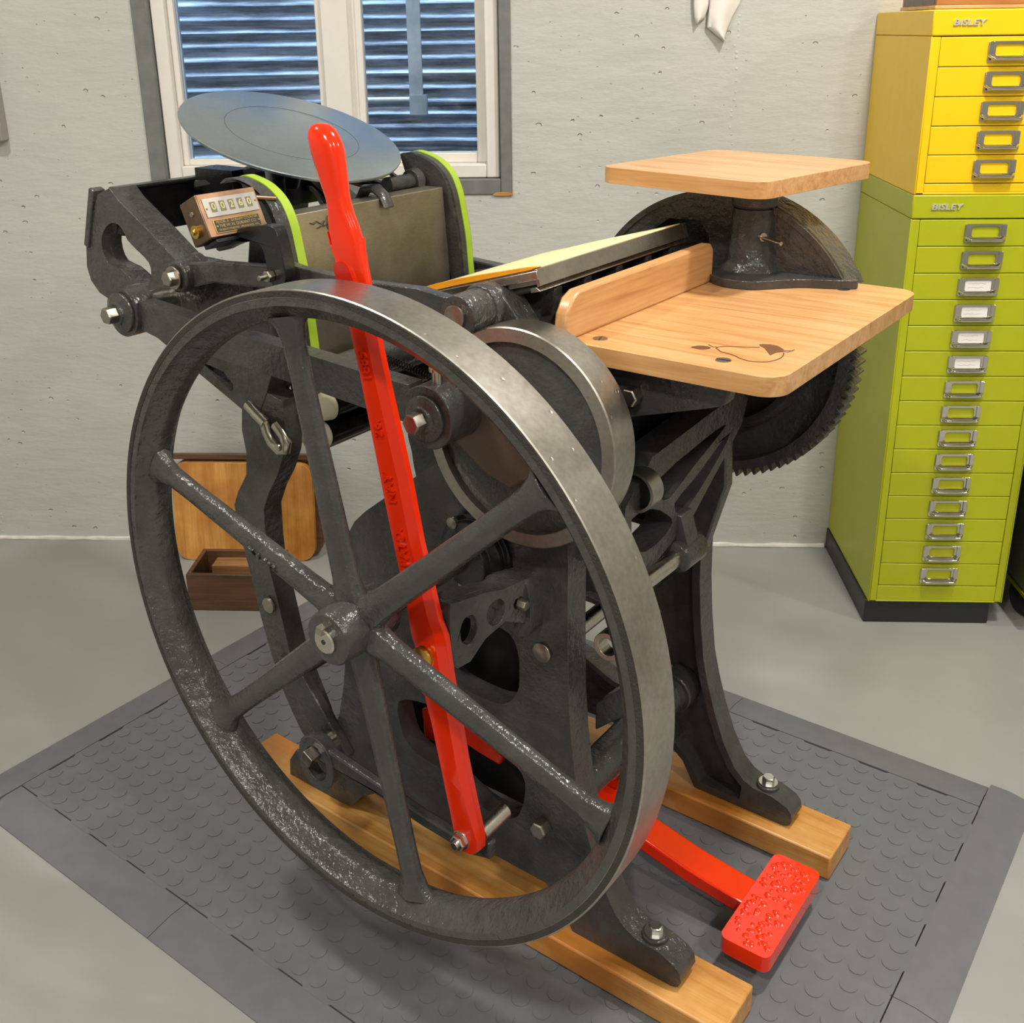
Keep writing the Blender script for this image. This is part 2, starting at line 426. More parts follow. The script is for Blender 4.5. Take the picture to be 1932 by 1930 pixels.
# white cloth hanging from above the frame: two pointed corners
cl = MB()
def sheet(m, outline, y, amp):
    # thin folded triangle-like cloth tail from a list of rows (z, xl, xr)
    rows = []
    n = 14
    for z, xl, xr in outline:
        rows.append([m.bm.verts.new((xl+(xr-xl)*k/n, y-.010-amp*math.sin(k/n*PI*1.3+z*5), z)) for k in range(n+1)])
    for a_, b_ in zip(rows, rows[1:]):
        for k in range(n): m.bm.faces.new((a_[k], a_[k+1], b_[k+1], b_[k]))
sheet(cl, [(1.50, .27, .34), (1.35, .274, .325), (1.26, .276, .308), (1.235, .279, .300), (1.222, .283, .286)], YW, .006)
sheet(cl, [(1.50, .30, .42), (1.35, .305, .40), (1.26, .309, .372), (1.235, .3075, .358), (1.215, .306, .350), (1.20, .325, .345), (1.187, .341, .343)], YW, .010)
o = cl.obj('hanging_cloth', CLOTH); sm = o.modifiers.new('solid', 'SOLIDIFY'); sm.thickness = .0015
tag(o, 'white cloth with two pointed tails hanging against the wall at the top', 'cloth')

# ------------------------------------------------------------------ cabinets
CX, CY, CW, CD, HB = .658, 2.04, .2795, .358, .0535
def handle(parent, xc, zc, card):
    w, h = .0385, .0175
    m = MB(); m.prism(rrect(xc-w, xc+w, zc-h, zc+h, .003, 3), -.0022, -.0002, 'xz', [rrect(xc-.025, xc+.025, zc-.0075, zc+.0125, .004, 3)])
    for s_ in (-1, 1): m.bb(xc+s_*.0335-.004, xc+s_*.0335+.004, -.005, -.002, zc-.006, zc+.017)
    m.tube([(xc-.036, -.002, zc-.007), (xc-.029, -.012, zc-.0115), (xc+.029, -.012, zc-.0115), (xc+.036, -.002, zc-.007)], [(.003, .003)]*4, 8)
    m.prism([(-.0125, zc-.0135), (-.0125, zc-.0105), (-.001, zc-.0165), (-.001, zc-.0175)], xc-.033, xc+.033, 'yz')
    o = m.obj('handle', CHROME, parent, bevel=.0005)
    if card:
        MB().bb(xc-.0245, xc+.0245, -.0012, -.0006, zc-.009, zc+.013).obj('card', PAPER, o, smooth=0)
        g = MB(); rr = random.Random(card)
        for ln in range(2):
            x_ = xc-.019; pts = []
            while x_ < xc+.012+.006*rr.random():
                pts.append((x_, -.0013, zc+.0065-.008*ln+.0013*rr.uniform(-1, 1))); x_ += .0016
            g.tube(pts, .00022, 4)
        g.obj('handwriting', PENCIL, o)
    return o
def cabinet(name, z0, n, H, mat, label, cards=()):
    rt = empty(name, (CX, CY, z0)); tag(rt, label, 'cabinet')
    W, D = CW, CD
    m = MB(); m.bb(0, .003, 0, D, 0, H-.045); m.bb(W-.003, W, 0, D, 0, H-.045); m.bb(.003, W-.003, D-.003, D, 0, H-.045)
    m.bb(0.003, W-.003, .0, D-.003, 0, .004); m.bb(.003, .017, 0, .012, 0, H-.046); m.bb(W-.017, W-.003, 0, .012, 0, H-.046)
    rail = H-.0455-n*.0517
    m.bb(.017, W-.017, .0005, .012, .004, rail-.001)
    m.obj('body', mat, rt, bevel=.0012)
    MB().bb(-.0006, W+.0006, -.001, D, H-.0445, H).obj('top', mat, rt, bevel=.0025)
    MB().bb(.017, W-.017, .03, D-.01, .01, H-.046).obj('interior', BLK, rt, smooth=0)
    text('badge', 'BISLEY', .0145, BADGE, rt, frameM((.062, -.0022, H-.0225), (1, 0, 0), (0, 0, 1)), .0012, 'CENTER', 1.35, .18, .0003)
    for i in range(n):
        zt = H-.0462-i*.0517
        d = empty('drawer', (0, 0, 0), 0, rt)
        fr = MB().bb(.0178, W-.0178, .0008, .026, zt-.0505, zt).obj('drawer_front', mat, d, bevel=.0012)
        handle(d, W/2, zt-.0255, (i+1) if i in cards else 0)
    return rt
cabinet('drawer_cabinet', HB, 15, .860, GRN, 'lime green multi-drawer steel cabinet standing on a black plinth', (2, 3, 4, 5))
cabinet('drawer_cabinet', HB+.8605, 5, .3245, YEL, 'yellow five-drawer steel cabinet stacked on top of the lime green one')
tag(MB().bb(CX-.004, CX+CW-.022, CY+.006, YW-.003, 0, HB-.0005).obj('plinth', BLK, bevel=.002), 'black plinth under the lime green drawer cabinet', 'plinth')
zt = HB+.8605+.3245
bx = empty('wooden_box', (CX+.006, CY+.012, zt+.0008)); tag(bx, 'reddish wooden box lying on top of the yellow cabinet', 'box')
m = MB(); m.bb(0, .25, 0, .005, .006, .07); m.bb(0, .005, .005, .2, .006, .07); m.bb(.245, .25, .005, .2, .006, .07); m.bb(.005, .245, .195, .2, .006, .07)
m.bb(.005, .245, .005, .195, .006, .011); m.obj('sides', CIGAR, bx, bevel=.001)
MB().bb(-.003, .253, -.003, .203, 0, .006).obj('base', wood_mat('pale_box_base', (.62, .36, .12), (.7, .42, .16), (.4, .2, .06)), bx, bevel=.001)
MB().bb(-.002, .252, -.002, .202, .0705, .076).obj('lid', CIGAR, bx, bevel=.001)
MB().bb(-.0008, 0, .01, .19, .008, .066).obj('side_label', BROWN, bx, smooth=0)
# dark tool cabinet on a castor at the right edge
dc = empty('rolling_cabinet', (.965, 1.97, 0)); tag(dc, 'dark olive rolling cabinet cut off by the right edge of the view', 'cabinet')
MB().bb(.0, .42, .03, .40, .098, 1.0).obj('body', DGRN, dc, bevel=.003)
MB().bb(-.004, .42, .025, .405, .088, .0975).obj('edge_strip', CHROME, dc, bevel=.001)
ca = MB().bb(.03, .09, .09, .15, .062, .0875).obj('caster', BLK, dc, bevel=.002)
MB().cyl((.035, .11, .044), (.085, .13, .044), .044, seg=36).obj('wheel', BLK, ca, bevel=.004)
ca2 = MB().bb(.28, .34, .2, .26, .062, .0875).obj('caster', BLK, dc, bevel=.002)
MB().cyl((.285, .22, .044), (.335, .24, .044), .044, seg=36).obj('wheel', BLK, ca2, bevel=.004)

# ------------------------------------------------------------------ old feed board and box by the wall
ob = empty('antique_feed_board', (-.775, 2.30, 0)); tag(ob, 'amber old wooden board with dark frame leaning against the wall', 'board')
ob.rotation_euler = (math.radians(-7), 0, 0)
MB().prism(rrect(-.165, .200, .0, .252, .05, 8), .014, .040, 'xz').obj('frame', DARKW, ob, bevel=.006)
MB().bb(-.165, .185, .0, .014, .2525, .266).obj('top_rail', DARKW, ob, bevel=.002)
m = MB().prism(rrect(-.160, .182, .0, .246, .035, 8), -.008, .0138, 'xz'); m.obj('panel', OLDW, ob, bevel=.002)
MB().cyl((-.055, -.0086, .128), (-.055, -.0094, .128), .0035, seg=16).obj('peg_hole', BURN, ob)
MB().prism(rrect(-.085, -.035, .115, .141, .008), -.0088, -.0081, 'xz').obj('patch', MAPLE, ob)
tb = empty('wooden_tray', (-.825, 2.055, 0)); tag(tb, 'dark open wooden tray box on the floor before the leaning board', 'box')
m = MB(); m.bb(0, .20, 0, .010, 0, .09); m.bb(0, .010, .010, .125, 0, .09); m.bb(.19, .20, .010, .125, 0, .09); m.bb(.01, .19, .115, .125, 0, .09)
m.bb(.01, .19, .01, .115, .0, .008); m.obj('case', DARKW, tb, bevel=.0015)
m = MB(); m.bb(.035, .189, .070, .080, .008, .075); m.bb(.035, .189, .080, .114, .066, .074)
m.obj('divider', wood_mat('worn_brown_wood', (.3, .14, .05), (.4, .2, .08), (.14, .06, .02)), tb, bevel=.001)

# ------------------------------------------------------------------ press frame of reference
TH = -.58839; PO = V(.40074, 1.28286, 0)
PM = Matrix.Translation(PO) @ Matrix.Rotation(TH, 4, 'Z')
def place(o, x, y, z, rz=0):
    o.location = PM @ V(x, y, z); o.rotation_euler = (0, 0, TH+rz); return o

# rubber floor tiles
T = .4433; tx0, ty0 = -1.1895, -.5867; ph = .0341
def tilemesh():
    m = MB()
    k = 9; pts = []
    st = T/k
    def side(ax, sg):
        out = []
        for i in range(k):
            s0 = i*st
            dlt = .0035 if i % 2 else -.0
            out += [(s0+.002, dlt), (s0+st-.002, dlt)]
        return out
    s_ = side(0, 1)
    pts += [(a_, -d_) for a_, d_ in s_]
    pts += [(T+d_, a_) for a_, d_ in s_]
    pts += [(T-a_, T-d_) for a_, d_ in s_]
    pts += [(d_, T-a_) for a_, d_ in s_]
    m.prism(pts, 0, .0105, 'xy')
    for i in range(13):
        for j in range(13):
            x_, y_ = T/2+(i-6)*ph, T/2+(j-6)*ph
            m.lathe((x_, y_, .0104), (0, 0, 1), [(0, .0119), (.0012, .0119)], 24)
    return m
t0 = None
tl = {(0, 0): 'near-left tile of the mat, below the flywheel on the camera side', (1, 0): 'middle tile of the mat row nearest the camera', (2, 0): 'near-right tile of the mat, partly under the red pedal',
      (0, 1): 'far-left tile of the mat, on the side facing the window', (1, 1): 'middle tile of the mat row nearest the wall, under the press', (2, 1): 'far-right tile of the mat, beside the end of the far timber'}
for (i, j), lab in tl.items():
    if t0 is None: o = t0 = tilemesh().obj('floor_tile', RUBBER, bevel=0, smooth=20)
    else: o = t0.copy(); C.objects.link(o)
    place(o, tx0+i*T, ty0+j*T, .0)
    tag(o, 'grey rubber coin-pattern floor tile, '+lab, 'floor tile', 'interlocking rubber floor tiles under the press')
BW = .070
def strip(L_, name, lab, x, y, rz, corner=False):
    m = MB()
    m.prism([(0.002, 0), (BW, 0), (BW, .002), (.030, .0098), (.002, .0102)], 0.0006, L_-.0006, 'xz')
    o = m.obj('edge_strip', RUBBER2); place(o, x, y, 0, rz)
    tag(o, lab, 'edge strip', 'bevelled edging strips around the rubber mat')
for j, w in ((0, 'nearer the camera'), (1, 'nearer the wall')):
    strip(T+(BW if j == 0 else 0)+(BW if j == 1 else 0), '', 'smooth grey rubber edging strip at the left end of the mat, '+w, tx0, ty0+j*T+T+(BW if j == 1 else 0), PI)
    strip(T+BW, '', 'smooth grey rubber edging strip at the right end of the mat, '+w, tx0+3*T, ty0+j*T-(BW if j == 0 else 0), 0)
for i, w in ((0, 'left third'), (1, 'middle third'), (2, 'right third')):
    strip(T, '', 'smooth grey rubber edging strip along the camera side of the mat, '+w, tx0+i*T, ty0, -PI/2)
    strip(T, '', 'smooth grey rubber edging strip along the wall side of the mat, '+w, tx0+(i+1)*T, ty0+2*T, PI/2)

# timbers
RT = .0535
for y0, lab in ((-.360, 'pine timber under the near feet of the press, beneath the flywheel'), (0.0, 'pine timber under the far feet of the press')):
    m = MB(); m.bb(-.45, .45, -.0445, .0445, 0, .0405)
    o = m.obj('wooden_runner', PINE, bevel=.003); place(o, -.449, y0+.0445, .0126)
    tag(o, lab, 'wooden beam', 'pine timbers the press stands on')

# ------------------------------------------------------------------ the printing press
PR = empty('printing_press'); PR.location = PO; PR.rotation_euler = (0, 0, TH)
tag(PR, 'dark grey cast-iron platen printing press with large flywheel and red throw-off lever', 'printing press')
Y1 = (0, 1, 0); YN = (0, -1, 0)
def lab(o, l): o['label'] = l; return o
def P(m, name, mat, bevel=0, parent=PR, smooth=40): return m.obj(name, mat, parent, bevel, smooth)

# --- side frames
FR = [(-.235, RT), (-.085, RT), (-.074, RT+.005), (-.0705, .068), (-.073, .080), (-.080, .088), (-.092, .093), (-.104, .0975), (-.135, .0985), (-.152, .106), (-.169, .122), (-.190, .160),
      (-.207, .206), (-.221, .252), (-.231, .293), (-.239, .356), (-.244, .42), (-.246, .52), (-.246, .63), (-.246, .74), (-.248, .80), (-.27, .832), (-.32, .832),
      (-.345, .80), (-.375, .742), (-.441, .698), (-.494, .659), (-.58, .591), (-.603, .569), (-.615, .55), (-.628, .47), (-.643, .324), (-.651, .277), (-.664, .225),
      (-.69, .16), (-.72, .125), (-.755, .112), (-.775, .108), (-.791, .084), (-.794, RT), (-.677, RT), (-.652, .058), (-.628, .087), (-.593, .112), (-.383, .113), (-.279, .112), (-.258, .095)]
HA = smoothpoly([(-.336, .484), (-.322, .460), (-.320, .430), (-.324, .400), (-.346, .373), (-.391, .368), (-.435, .375), (-.46, .40), (-.465, .44), (-.43, .475), (-.38, .487)], 3)
HB_ = smoothpoly([(-.537, .300), (-.477, .318), (-.42, .318), (-.357, .298), (-.318, .275), (-.313, .244), (-.322, .208), (-.335, .192), (-.357, .186), (-.394, .187), (-.455, .213), (-.49, .220), (-.514, .226), (-.532, .245)], 3)
def sideframe(ya, yb, yi, name_label):
    s = 1 if yb > ya else -1
    m = MB(); m.prism(FR, ya, yb, 'xz', [HA, HB_]); m.ring(FR, .013, yb-s*.0005, yi)
    m.prism(inset([(-.160, RT), (-.085, RT), (-.074, RT+.005), (-.0705, .068), (-.073, .080), (-.080, .088), (-.092, .093), (-.104, .0975), (-.135, .0985), (-.155, .106)], .0012), ya+s*.0005, yi-s*.0002); m.ring(HA[::-1], -.010, yb-s*.0005, yi-s*.008); m.ring(HB_[::-1], -.010, yb-s*.0005, yi-s*.008)
    o = P(m, 'side_frame', IRON, .004); lab(o, name_label); return o
nf = sideframe(-.335, -.321, -.294, 'side frame nearest the flywheel')
ff = sideframe(.065, .051, .025, 'far side frame with flanged curved front leg')
for yc, par in ((-.314, nf), (.045, ff)):
    m = MB()
    for xx in (-.120, -.772):
        zz = .104 if xx > -.5 else .098
        m = MB(); m.cyl((xx, yc, RT), (xx, yc, zz), .0185, .0175); P(m, 'foot_pad', IRON, .002, par)
    for xx in (-.120, -.772):
        zz = .1045 if xx > -.5 else .0985
        m = MB(); m.cyl((xx, yc, zz), (xx, yc, zz+.002), .0145); m.hexa((xx, yc, zz+.002), (0, 0, 1), .0095, .009)
        P(m, 'foot_bolt', ZINC, 0, par)
# frame details on near side
m = MB(); m.lathe((-.383, -.336, .585), YN, [(0, .056), (.006, .056), (.006, .048), (.014, .047), (.020, .036), (.030, .034), (.032, .020)], 40)
P(m, 'shaft_bearing', BLACK, .001)
for x_, z_ in ((-.352, .586), (-.411, .626), (-.395, .541)):
    m = MB(); m.lathe((x_, -.350, z_), YN, [(0, .0085), (.003, .0080), (.0048, .004), (.005, 0)], 16); P(m, 'bearing_screw', BOLT, 0)
P(MB().lathe((-.283, -.3355, .476), YN, [(0, .0135), (.003, .0135), (.004, .012)], 24), 'plug', BOLT, .0005)
P(MB().hexa((-.281, -.3355, .210), YN, .0125, .018), 'frame_bolt', BOLT, .0006)
P(MB().cyl((-.281, -.34, .21), (-.281, .07, .21), .009), 'tie_bolt', BLACK)
# stretchers between frames
m = MB(); m.cyl((-.278, -.32, .222), (-.278, .052, .222), .027); m.cyl((-.278, .012, .222), (-.278, .050, .222), .034)
P(m, 'front_stretcher', IRON, .002)
m = MB(); m.cyl((-.30, -.32, .449), (-.30, .07, .449), .0115); P(m, 'rocker_shaft', BRIGHT)
m = MB(); m.lathe((-.30, .016, .449), Y1, [(0, .020), (.006, .026), (.036, .026)], 24); P(m, 'shaft_boss', IRON, .002)
m = MB(); m.cyl((-.62, -.32, .40), (-.62, .052, .40), .020); m.cyl((-.52, -.32, .34), (-.52, .052, .34), .016); P(m, 'rear_stretcher', BLACK)
m = MB(); m.prism([(-.585, .155), (-.30, .155), (-.30, .495), (-.46, .495), (-.585, .36)], -.268, -.258)  # added panel, no real casting: makes the frame openings look dark inside
P(m, 'added_shade_panel', MATTE, .003)
m = MB(); m.prism([(-.535, .262), (-.512, .272), (-.468, .277), (-.432, .267), (-.385, .240), (-.390, .226), (-.438, .232), (-.470, .240), (-.505, .215), (-.532, .209)], -.290, -.276); P(m, 'treadle_link', RED, .003)
# diagonal brace seen behind the near leg
m = MB(); m.prism([(-.245, .335), (-.17, .405), (-.15, .455), (-.172, .452), (-.245, .375)], -.27, -.235, 'xz')
P(m, 'brace', IRON, .003)
m = MB(); m.ring(circ(-.205, .498, .019, 24), .007, -.31, -.29); m.cyl((-.19, -.30, .52), (-.165, -.26, .545), .008); P(m, 'hook_link', BRIGHT, .001)

# --- crank disc, main shaft, gear
SX, SZ = -.292, .773
m = MB(); m.cyl((SX, -.36, SZ), (SX, .20, SZ), .026, seg=32); P(m, 'main_shaft', BLACK)
m = MB(); m.ringlathe((SX, -.376, SZ), Y1, [(0, .1155), (0, .131), (.0015, .1325), (.042, .1325), (.042, .122), (.012, .1155)], 96)
cd = P(m, 'crank_disc', STEEL, 0, PR, 30); lab(cd, 'bright machined rim of the crank disc')
m = MB(); m.lathe((SX, -.370, SZ), Y1, [(0, 0), (0, .100), (.005, .117), (.035, .119), (.036, 0)], 72, False)
P(m, 'disc_web', IRON, 0, cd)
m = MB(); m.prism([(-.405, .790), (-.385, .755), (-.335, .722), (-.298, .712), (-.268, .735), (-.264, .775), (-.285, .80), (-.33, .812), (-.37, .828)], -.379, -.3705)
o = P(m, 'crank_arm', BROWN, .003, cd); lab(o, 'rusty brown bare-metal crank arm')
m = MB(); m.lathe((-.3755, -.434, .800), Y1, [(0, .038), (.058, .0385)], 40)
pb = P(m, 'crank_pin_boss', IRON, .0015)
m = MB(); m.lathe((-.3755, -.4345, .800), YN, [(0, .0275), (.004, .0275), (.006, .0245), (.008, .017), (.011, .015)], 36); P(m, 'washer', IRONR, .0006, pb)
m = MB(); m.hexa((-.3755, -.4455, .800), YN, .0125, .016); P(m, 'bolt', BOLT, .0006, pb)
m = MB(); m.cyl((-.372, -.415, .836), (-.372, -.415, .852), .0065); m.lathe((-.372, -.415, .852), (0, 0, 1), [(0, .010), (.004, .010), (.006, .006)], 12); P(m, 'oil_cup', BRIGHT, 0, pb)
# gear
GR = .2055; m = MB(); NT = 92
pts = []
for i in range(NT):
    for f, r in ((0, GR), (.28, GR), (.42, GR+.0105), (.62, GR+.0105), (.9, GR)):
        a_ = 2*PI*(i+f)/NT; pts.append((SX+r*math.cos(a_), SZ+r*math.sin(a_)))
m.prism(pts, .128, .172, 'xz', [circ(SX, SZ, GR-.014, 80)[::-1]])
ge = P(m, 'cam_gear', IRON, 0, PR, 30); lab(ge, 'large black toothed gear on the far side')
m = MB(); m.lathe((SX, .172, SZ), YN, [(0, .193), (.018, .193), (.018, .148), (.030, .145), (.038, .138), (.038, .128), (.022, .124), (.022, .06), (.044, .055), (.05, .03)], 72); P(m, 'gear_web', IRON, 0, ge)
# gear guard with arched cut-out
def arc(cx, cz, r, a0, a1, n):
    return [(cx+r*math.cos(math.radians(a0+(a1-a0)*i/n)), cz+r*math.sin(math.radians(a0+(a1-a0)*i/n))) for i in range(n+1)]
GX, GZ, GRO = -.286, .778, .2185
m = MB()
face = arc(GX, GZ, GRO, 27, 153, 40)+[(-.44, .878), (-.40, .925), (-.365, .95), (-.315, .952), (-.30, .93), (-.295, .878)]
m.prism(face, .112, .120, 'xz')
rim = arc(GX, GZ, GRO, 27, 153, 40)+arc(GX, GZ, GRO-.009, 153, 27, 40)
m.prism(rim, .110, .176, 'xz')
gg = P(m, 'gear_guard', IRONR, .003); lab(gg, 'arched dark cast guard over the big gear')
# bracket plate under the feed board
m = MB(); m.prism([(-.245, .853), (-.072, .853), (-.078, .832), (-.09, .826), (-.200, .792), (-.245, .80)], -.285, -.265); m.bb(-.245, -.08, -.27, .08, .842, .853)
m.prism([(-.245, .853), (-.10, .853), (-.20, .80), (-.245, .80)], .05, .062)
P(m, 'board_bracket', IRON, .002)
m = MB(); m.hexa((-.190, -.2855, .822), YN, .0115, .016); P(m, 'bracket_bolt', BOLT, .0006)
# fan shaped casting at the front
XF = -.205
fan = [(.017, .741), (.045, .722), (.032, .690), (-.030, .650), (-.110, .600), (-.150, .590), (-.245, .565), (-.30, .60), (-.29, .68), (-.255, .705), (-.228, .725)]
fh = [[(-.200, .705), (-.18, .690), (-.012, .690), (-.02, .698)], [(-.195, .680), (-.165, .645), (-.055, .66), (-.03, .672)], [(-.255, .65), (-.24, .60), (-.17, .615), (-.20, .66)]]
fh = [smoothpoly(q_, 2) for q_ in ([(-.205, .690), (-.12, .700), (-.055, .705), (-.022, .703), (-.06, .690), (-.12, .672), (-.18, .652), (-.205, .665)],
      [(-.165, .640), (-.11, .655), (-.04, .680), (-.006, .687), (-.035, .664), (-.095, .632), (-.145, .616)],
      [(-.275, .66), (-.225, .655), (-.185, .632), (-.168, .612), (-.21, .60), (-.26, .61)])]
m = MB(); m.prism(fan, XF-.030, XF+.010, 'yz', fh)

P(m, 'platen_yoke', IRON, .002)
m = MB(); m.prism([(-.25, .70), (-.235, .715), (-.205, .69), (-.20, .60), (-.23, .49), (-.30, .46), (-.31, .52), (-.24, .60)], .0, .024, 'xz'); P(m, 'yoke_arm', IRON, .003)
m = MB(); m.cyl((-.190, -.312, .566), (-.190, -.165, .563), .0112); P(m, 'front_shaft', BRIGHT)
m = MB(); m.lathe((-.190, -.168, .563), Y1, [(0, .016), (.003, .021), (.052, .022), (.058, .018)], 28); m.prism([(-.205, .57), (-.175, .57), (-.19, .62), (-.21, .62)], -.155, -.125); P(m, 'front_shaft_boss', IRON, .002)
m = MB(); m.ringlathe((XF+.006, -.264, .690), Y1, [(0, .0225), (0, .0262), (.026, .0262), (.026, .0225)], 40)
o = P(m, 'roller_cup', STEEL)
MB().cyl((XF+.006, -.236, .690), (XF+.006, -.256, .690), .0224).obj('cup_core', BLACK, o)
# dark mass behind the disc (cam ways, rocker body)
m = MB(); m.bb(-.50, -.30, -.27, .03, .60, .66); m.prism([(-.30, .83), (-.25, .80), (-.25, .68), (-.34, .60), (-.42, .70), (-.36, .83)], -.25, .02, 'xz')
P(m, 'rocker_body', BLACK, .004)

# --- feed board
m = MB(); m.prism(rrect(-.285, -.008, -.313, .150, .028, 8), .8580, .8800, 'xy')
fb = P(m, 'feed_board', MAPLE, .003)
def seg_(pts, name, r=.0009, par=fb, mat=BURN):
    mm = MB(); mm.tube([(a_, b_, .8803) for a_, b_ in pts], [(r, .0004)]*len(pts), 6); return P(mm, name, mat, 0, par)
lg = MB(); lg.prism(smoothpoly([(-.136, -.257), (-.132, -.248), (-.124, -.2445), (-.117, -.247), (-.118, -.254), (-.124, -.259), (-.131, -.2585)], 3), .8795, .8805, 'xy')
lg.prism([(-.078, -.206), (-.076, -.203), (-.068, -.199), (-.058, -.200), (-.048, -.209), (-.045, -.218), (-.050, -.224), (-.051, -.232), (-.051, -.238), (-.059, -.227), (-.068, -.215), (-.075, -.210)], .8795, .8805, 'xy')
lg.tube([(a_, b_, .8801) for a_, b_ in smoothpoly([(-.073, -.216), (-.084, -.223), (-.096, -.228), (-.106, -.234), (-.111, -.240), (-.111, -.246), (-.107, -.249), (-.101, -.255), (-.093, -.257), (-.083, -.260), (-.072, -.267), (-.060, -.270), (-.049, -.266), (-.042, -.259), (-.038, -.244), (-.040, -.229), (-.043, -.221)], 4, False)], .0007, 6)
for l_ in ([(-.124, -.238), (-.116, -.243), (-.111, -.241)], [(-.047, -.213), (-.037, -.209)], [(-.040, -.2165), (-.038, -.204)], [(-.046, -.217), (-.040, -.216)]):
    lg.tube([(a_, b_, .8801) for a_, b_ in l_], .0006, 6)
o = P(lg, 'engraved_emblem', BURN, 0, fb); lab(o, 'burnt line engraving of a bird, a pear outline and a leaf')
for x_, y_ in ((-.238, -.283), (-.085, -.282), (-.094, .103)):
    m = MB(); m.prism(circ(x_, y_, .0085, 24), .8796, .8806, 'xy'); P(m, 'board_screw', BOLT, 0, fb)
    m = MB(); m.box((x_, y_, .8807), (.0145, .0016, .0004), Matrix.Rotation(.9+x_*9, 3, 'Z')); P(m, 'slot', BLACK, 0, fb, 0)
m = MB(); m.prism([(-.318, .8795), (.045, .8795), (.052, .890), (.052, .925), (.044, .9345), (-.286, .9345), (-.304, .927), (-.315, .912), (-.318, .895)], -.279, -.262, 'yz')
fe = P(m, 'fence', MAPLEY, .003); fe['label'] = 'upright maple fence along the rear edge of the feed board'
# pedestal and delivery board
px, py = -.233, .115
m = MB()
base = smoothpoly([(-.285, .10), (-.280, .072), (-.258, .040), (-.225, .026), (-.190, .034), (-.165, .060), (-.140, .082), (-.098, .100), (-.080, .118), (-.12, .135), (-.22, .15), (-.275, .135)], 4)
m.prism(base, .8805, .892, 'xy')
m.lathe((px, py, .892), (0, 0, 1), [(-.001, .046), (.006, .040), (.014, .0355), (.05, .0325), (.085, .030), (.0855, .027), (.088, .027), (.0885, .032), (.114, .033), (.1155, .02)], 36)
P(m, 'pedestal', IRON, .002)
m = MB(); m.cyl((px+.022, py-.022, .940), (px+.058, py-.040, .938), .0035, .0028); m.lathe((px+.020, py-.020, .941), (.8, -.5, 0), [(0, .007), (.006, .006)], 12); P(m, 'clamp_screw', BRIGHT)
m = MB(); m.prism(rrect(-.137, .137, -.146, .146, .026, 8), -.011, .011, 'xy')
o = m.obj('delivery_board', MAPLE, PR, .003); o.location = (-.279, .150, 1.019); o.rotation_euler = (0, 0, math.radians(-9)); lab(o, 'small square maple board raised on a pedestal')

# --- flywheel
WX_, WZ_, WR = -.3935, .584, .3879
WY = -.5435
m = MB()
m.ringlathe((WX_, WY, WZ_), Y1, [(-.0285, .3785), (-.0285, .3868), (-.0272, .3879), (.0272, .3879), (.0285, .3868), (.0285, .3785), (.022, .3765), (-.022, .3765)], 192)
fw = P(m, 'flywheel', STEEL, 0, PR, 30); lab(fw, 'flywheel with bright machined tread')
m = MB(); m.ringlathe((WX_, WY, WZ_), Y1, [(-.0288, .3700), (-.0288, .3786), (-.025, .3789), (.025, .3789), (.0288, .3786), (.0288, .370), (.020, .366), (.012, .3545), (.006, .3525), (-.006, .3525), (-.012, .3545), (-.020, .366)], 192)
rm = P(m, 'inner_rim', IRONR, 0, fw, 50)
m = MB()
m.ringlathe((WX_, WY, WZ_), Y1, [(-.0293, .3792), (-.0293, .3858), (-.0283, .3858), (-.0283, .3792)], 192)
P(m, 'knurled_face', EDGE, 0, fw)
m = MB(); m.lathe((WX_, -.592, WZ_), Y1, [(0, .0300), (.003, .0322), (.025, .0335), (.045, .0335), (.085, .0320), (.088, .030)], 48)
hb = P(m, 'hub', IRON, .001, fw)
m = MB(); m.lathe((WX_, -.598, WZ_), Y1, [(0, .003), (.0, .0135), (.0015, .015), (.012, .015)], 32); P(m, 'axle_end', BRIGHT, 0, hb)
MB().cyl((WX_, -.5985, WZ_), (WX_, -.597, WZ_), .003).obj('centre_hole', BLACK, hb)
MB().box((WX_-.001, -.597, WZ_+.0155), (.0085, .012, .009), Matrix.Rotation(.25, 3, 'Y')).obj('key', BOLT, hb)
m = MB(); m.cyl((WX_, -.51, WZ_), (WX_, -.335, .584), .0165); P(m, 'flywheel_shaft', BRIGHT, 0, fw)
for k in range(6):
    a_ = math.radians(41.5+60*k); d_ = V(math.cos(a_), 0, math.sin(a_)); t_ = V(-math.sin(a_), 0, math.cos(a_))
    m = MB(); rows = []
    for r, hw, hy in ((.026, .023, .017), (.038, .0205, .0155), (.055, .0175, .0135), (.10, .0165, .0125), (.20, .0150, .0115), (.29, .0140, .0108), (.325, .0150, .0110), (.343, .020, .0125), (.356, .030, .016)):
        sec = []
        for u, v_ in ((-1, -.15), (-.82, -.62), (-.12, -1), (.12, -1), (.82, -.62), (1, -.15), (1, .15), (.82, .62), (.12, 1), (-.12, 1), (-.82, .62), (-1, .15)):
            sec.append(m.bm.verts.new(V(WX_, WY-.003, WZ_)+d_*r+t_*hw*u+V(0, 1, 0)*hy*v_))
        rows.append(sec)
    for A_, B_ in zip(rows, rows[1:]):
        for i in range(12): m.bm.faces.new((A_[i], A_[(i+1) % 12], B_[(i+1) % 12], B_[i]))
    m.bm.faces.new(rows[0]); m.bm.faces.new(rows[-1])
    sp = P(m, 'spoke', IRONR if k == 2 else IRON, .0015, fw, 50)
    if k == 2:
        text('cast_numbers', 'X 1 922', .0150, IRON, fw, frameM((WX_+d_.x*.145+t_.x*.0030, WY-.0150, WZ_+d_.z*.145+t_.z*.0030), tuple(-d_), (-t_.x, -.40, -t_.z)), .0016)

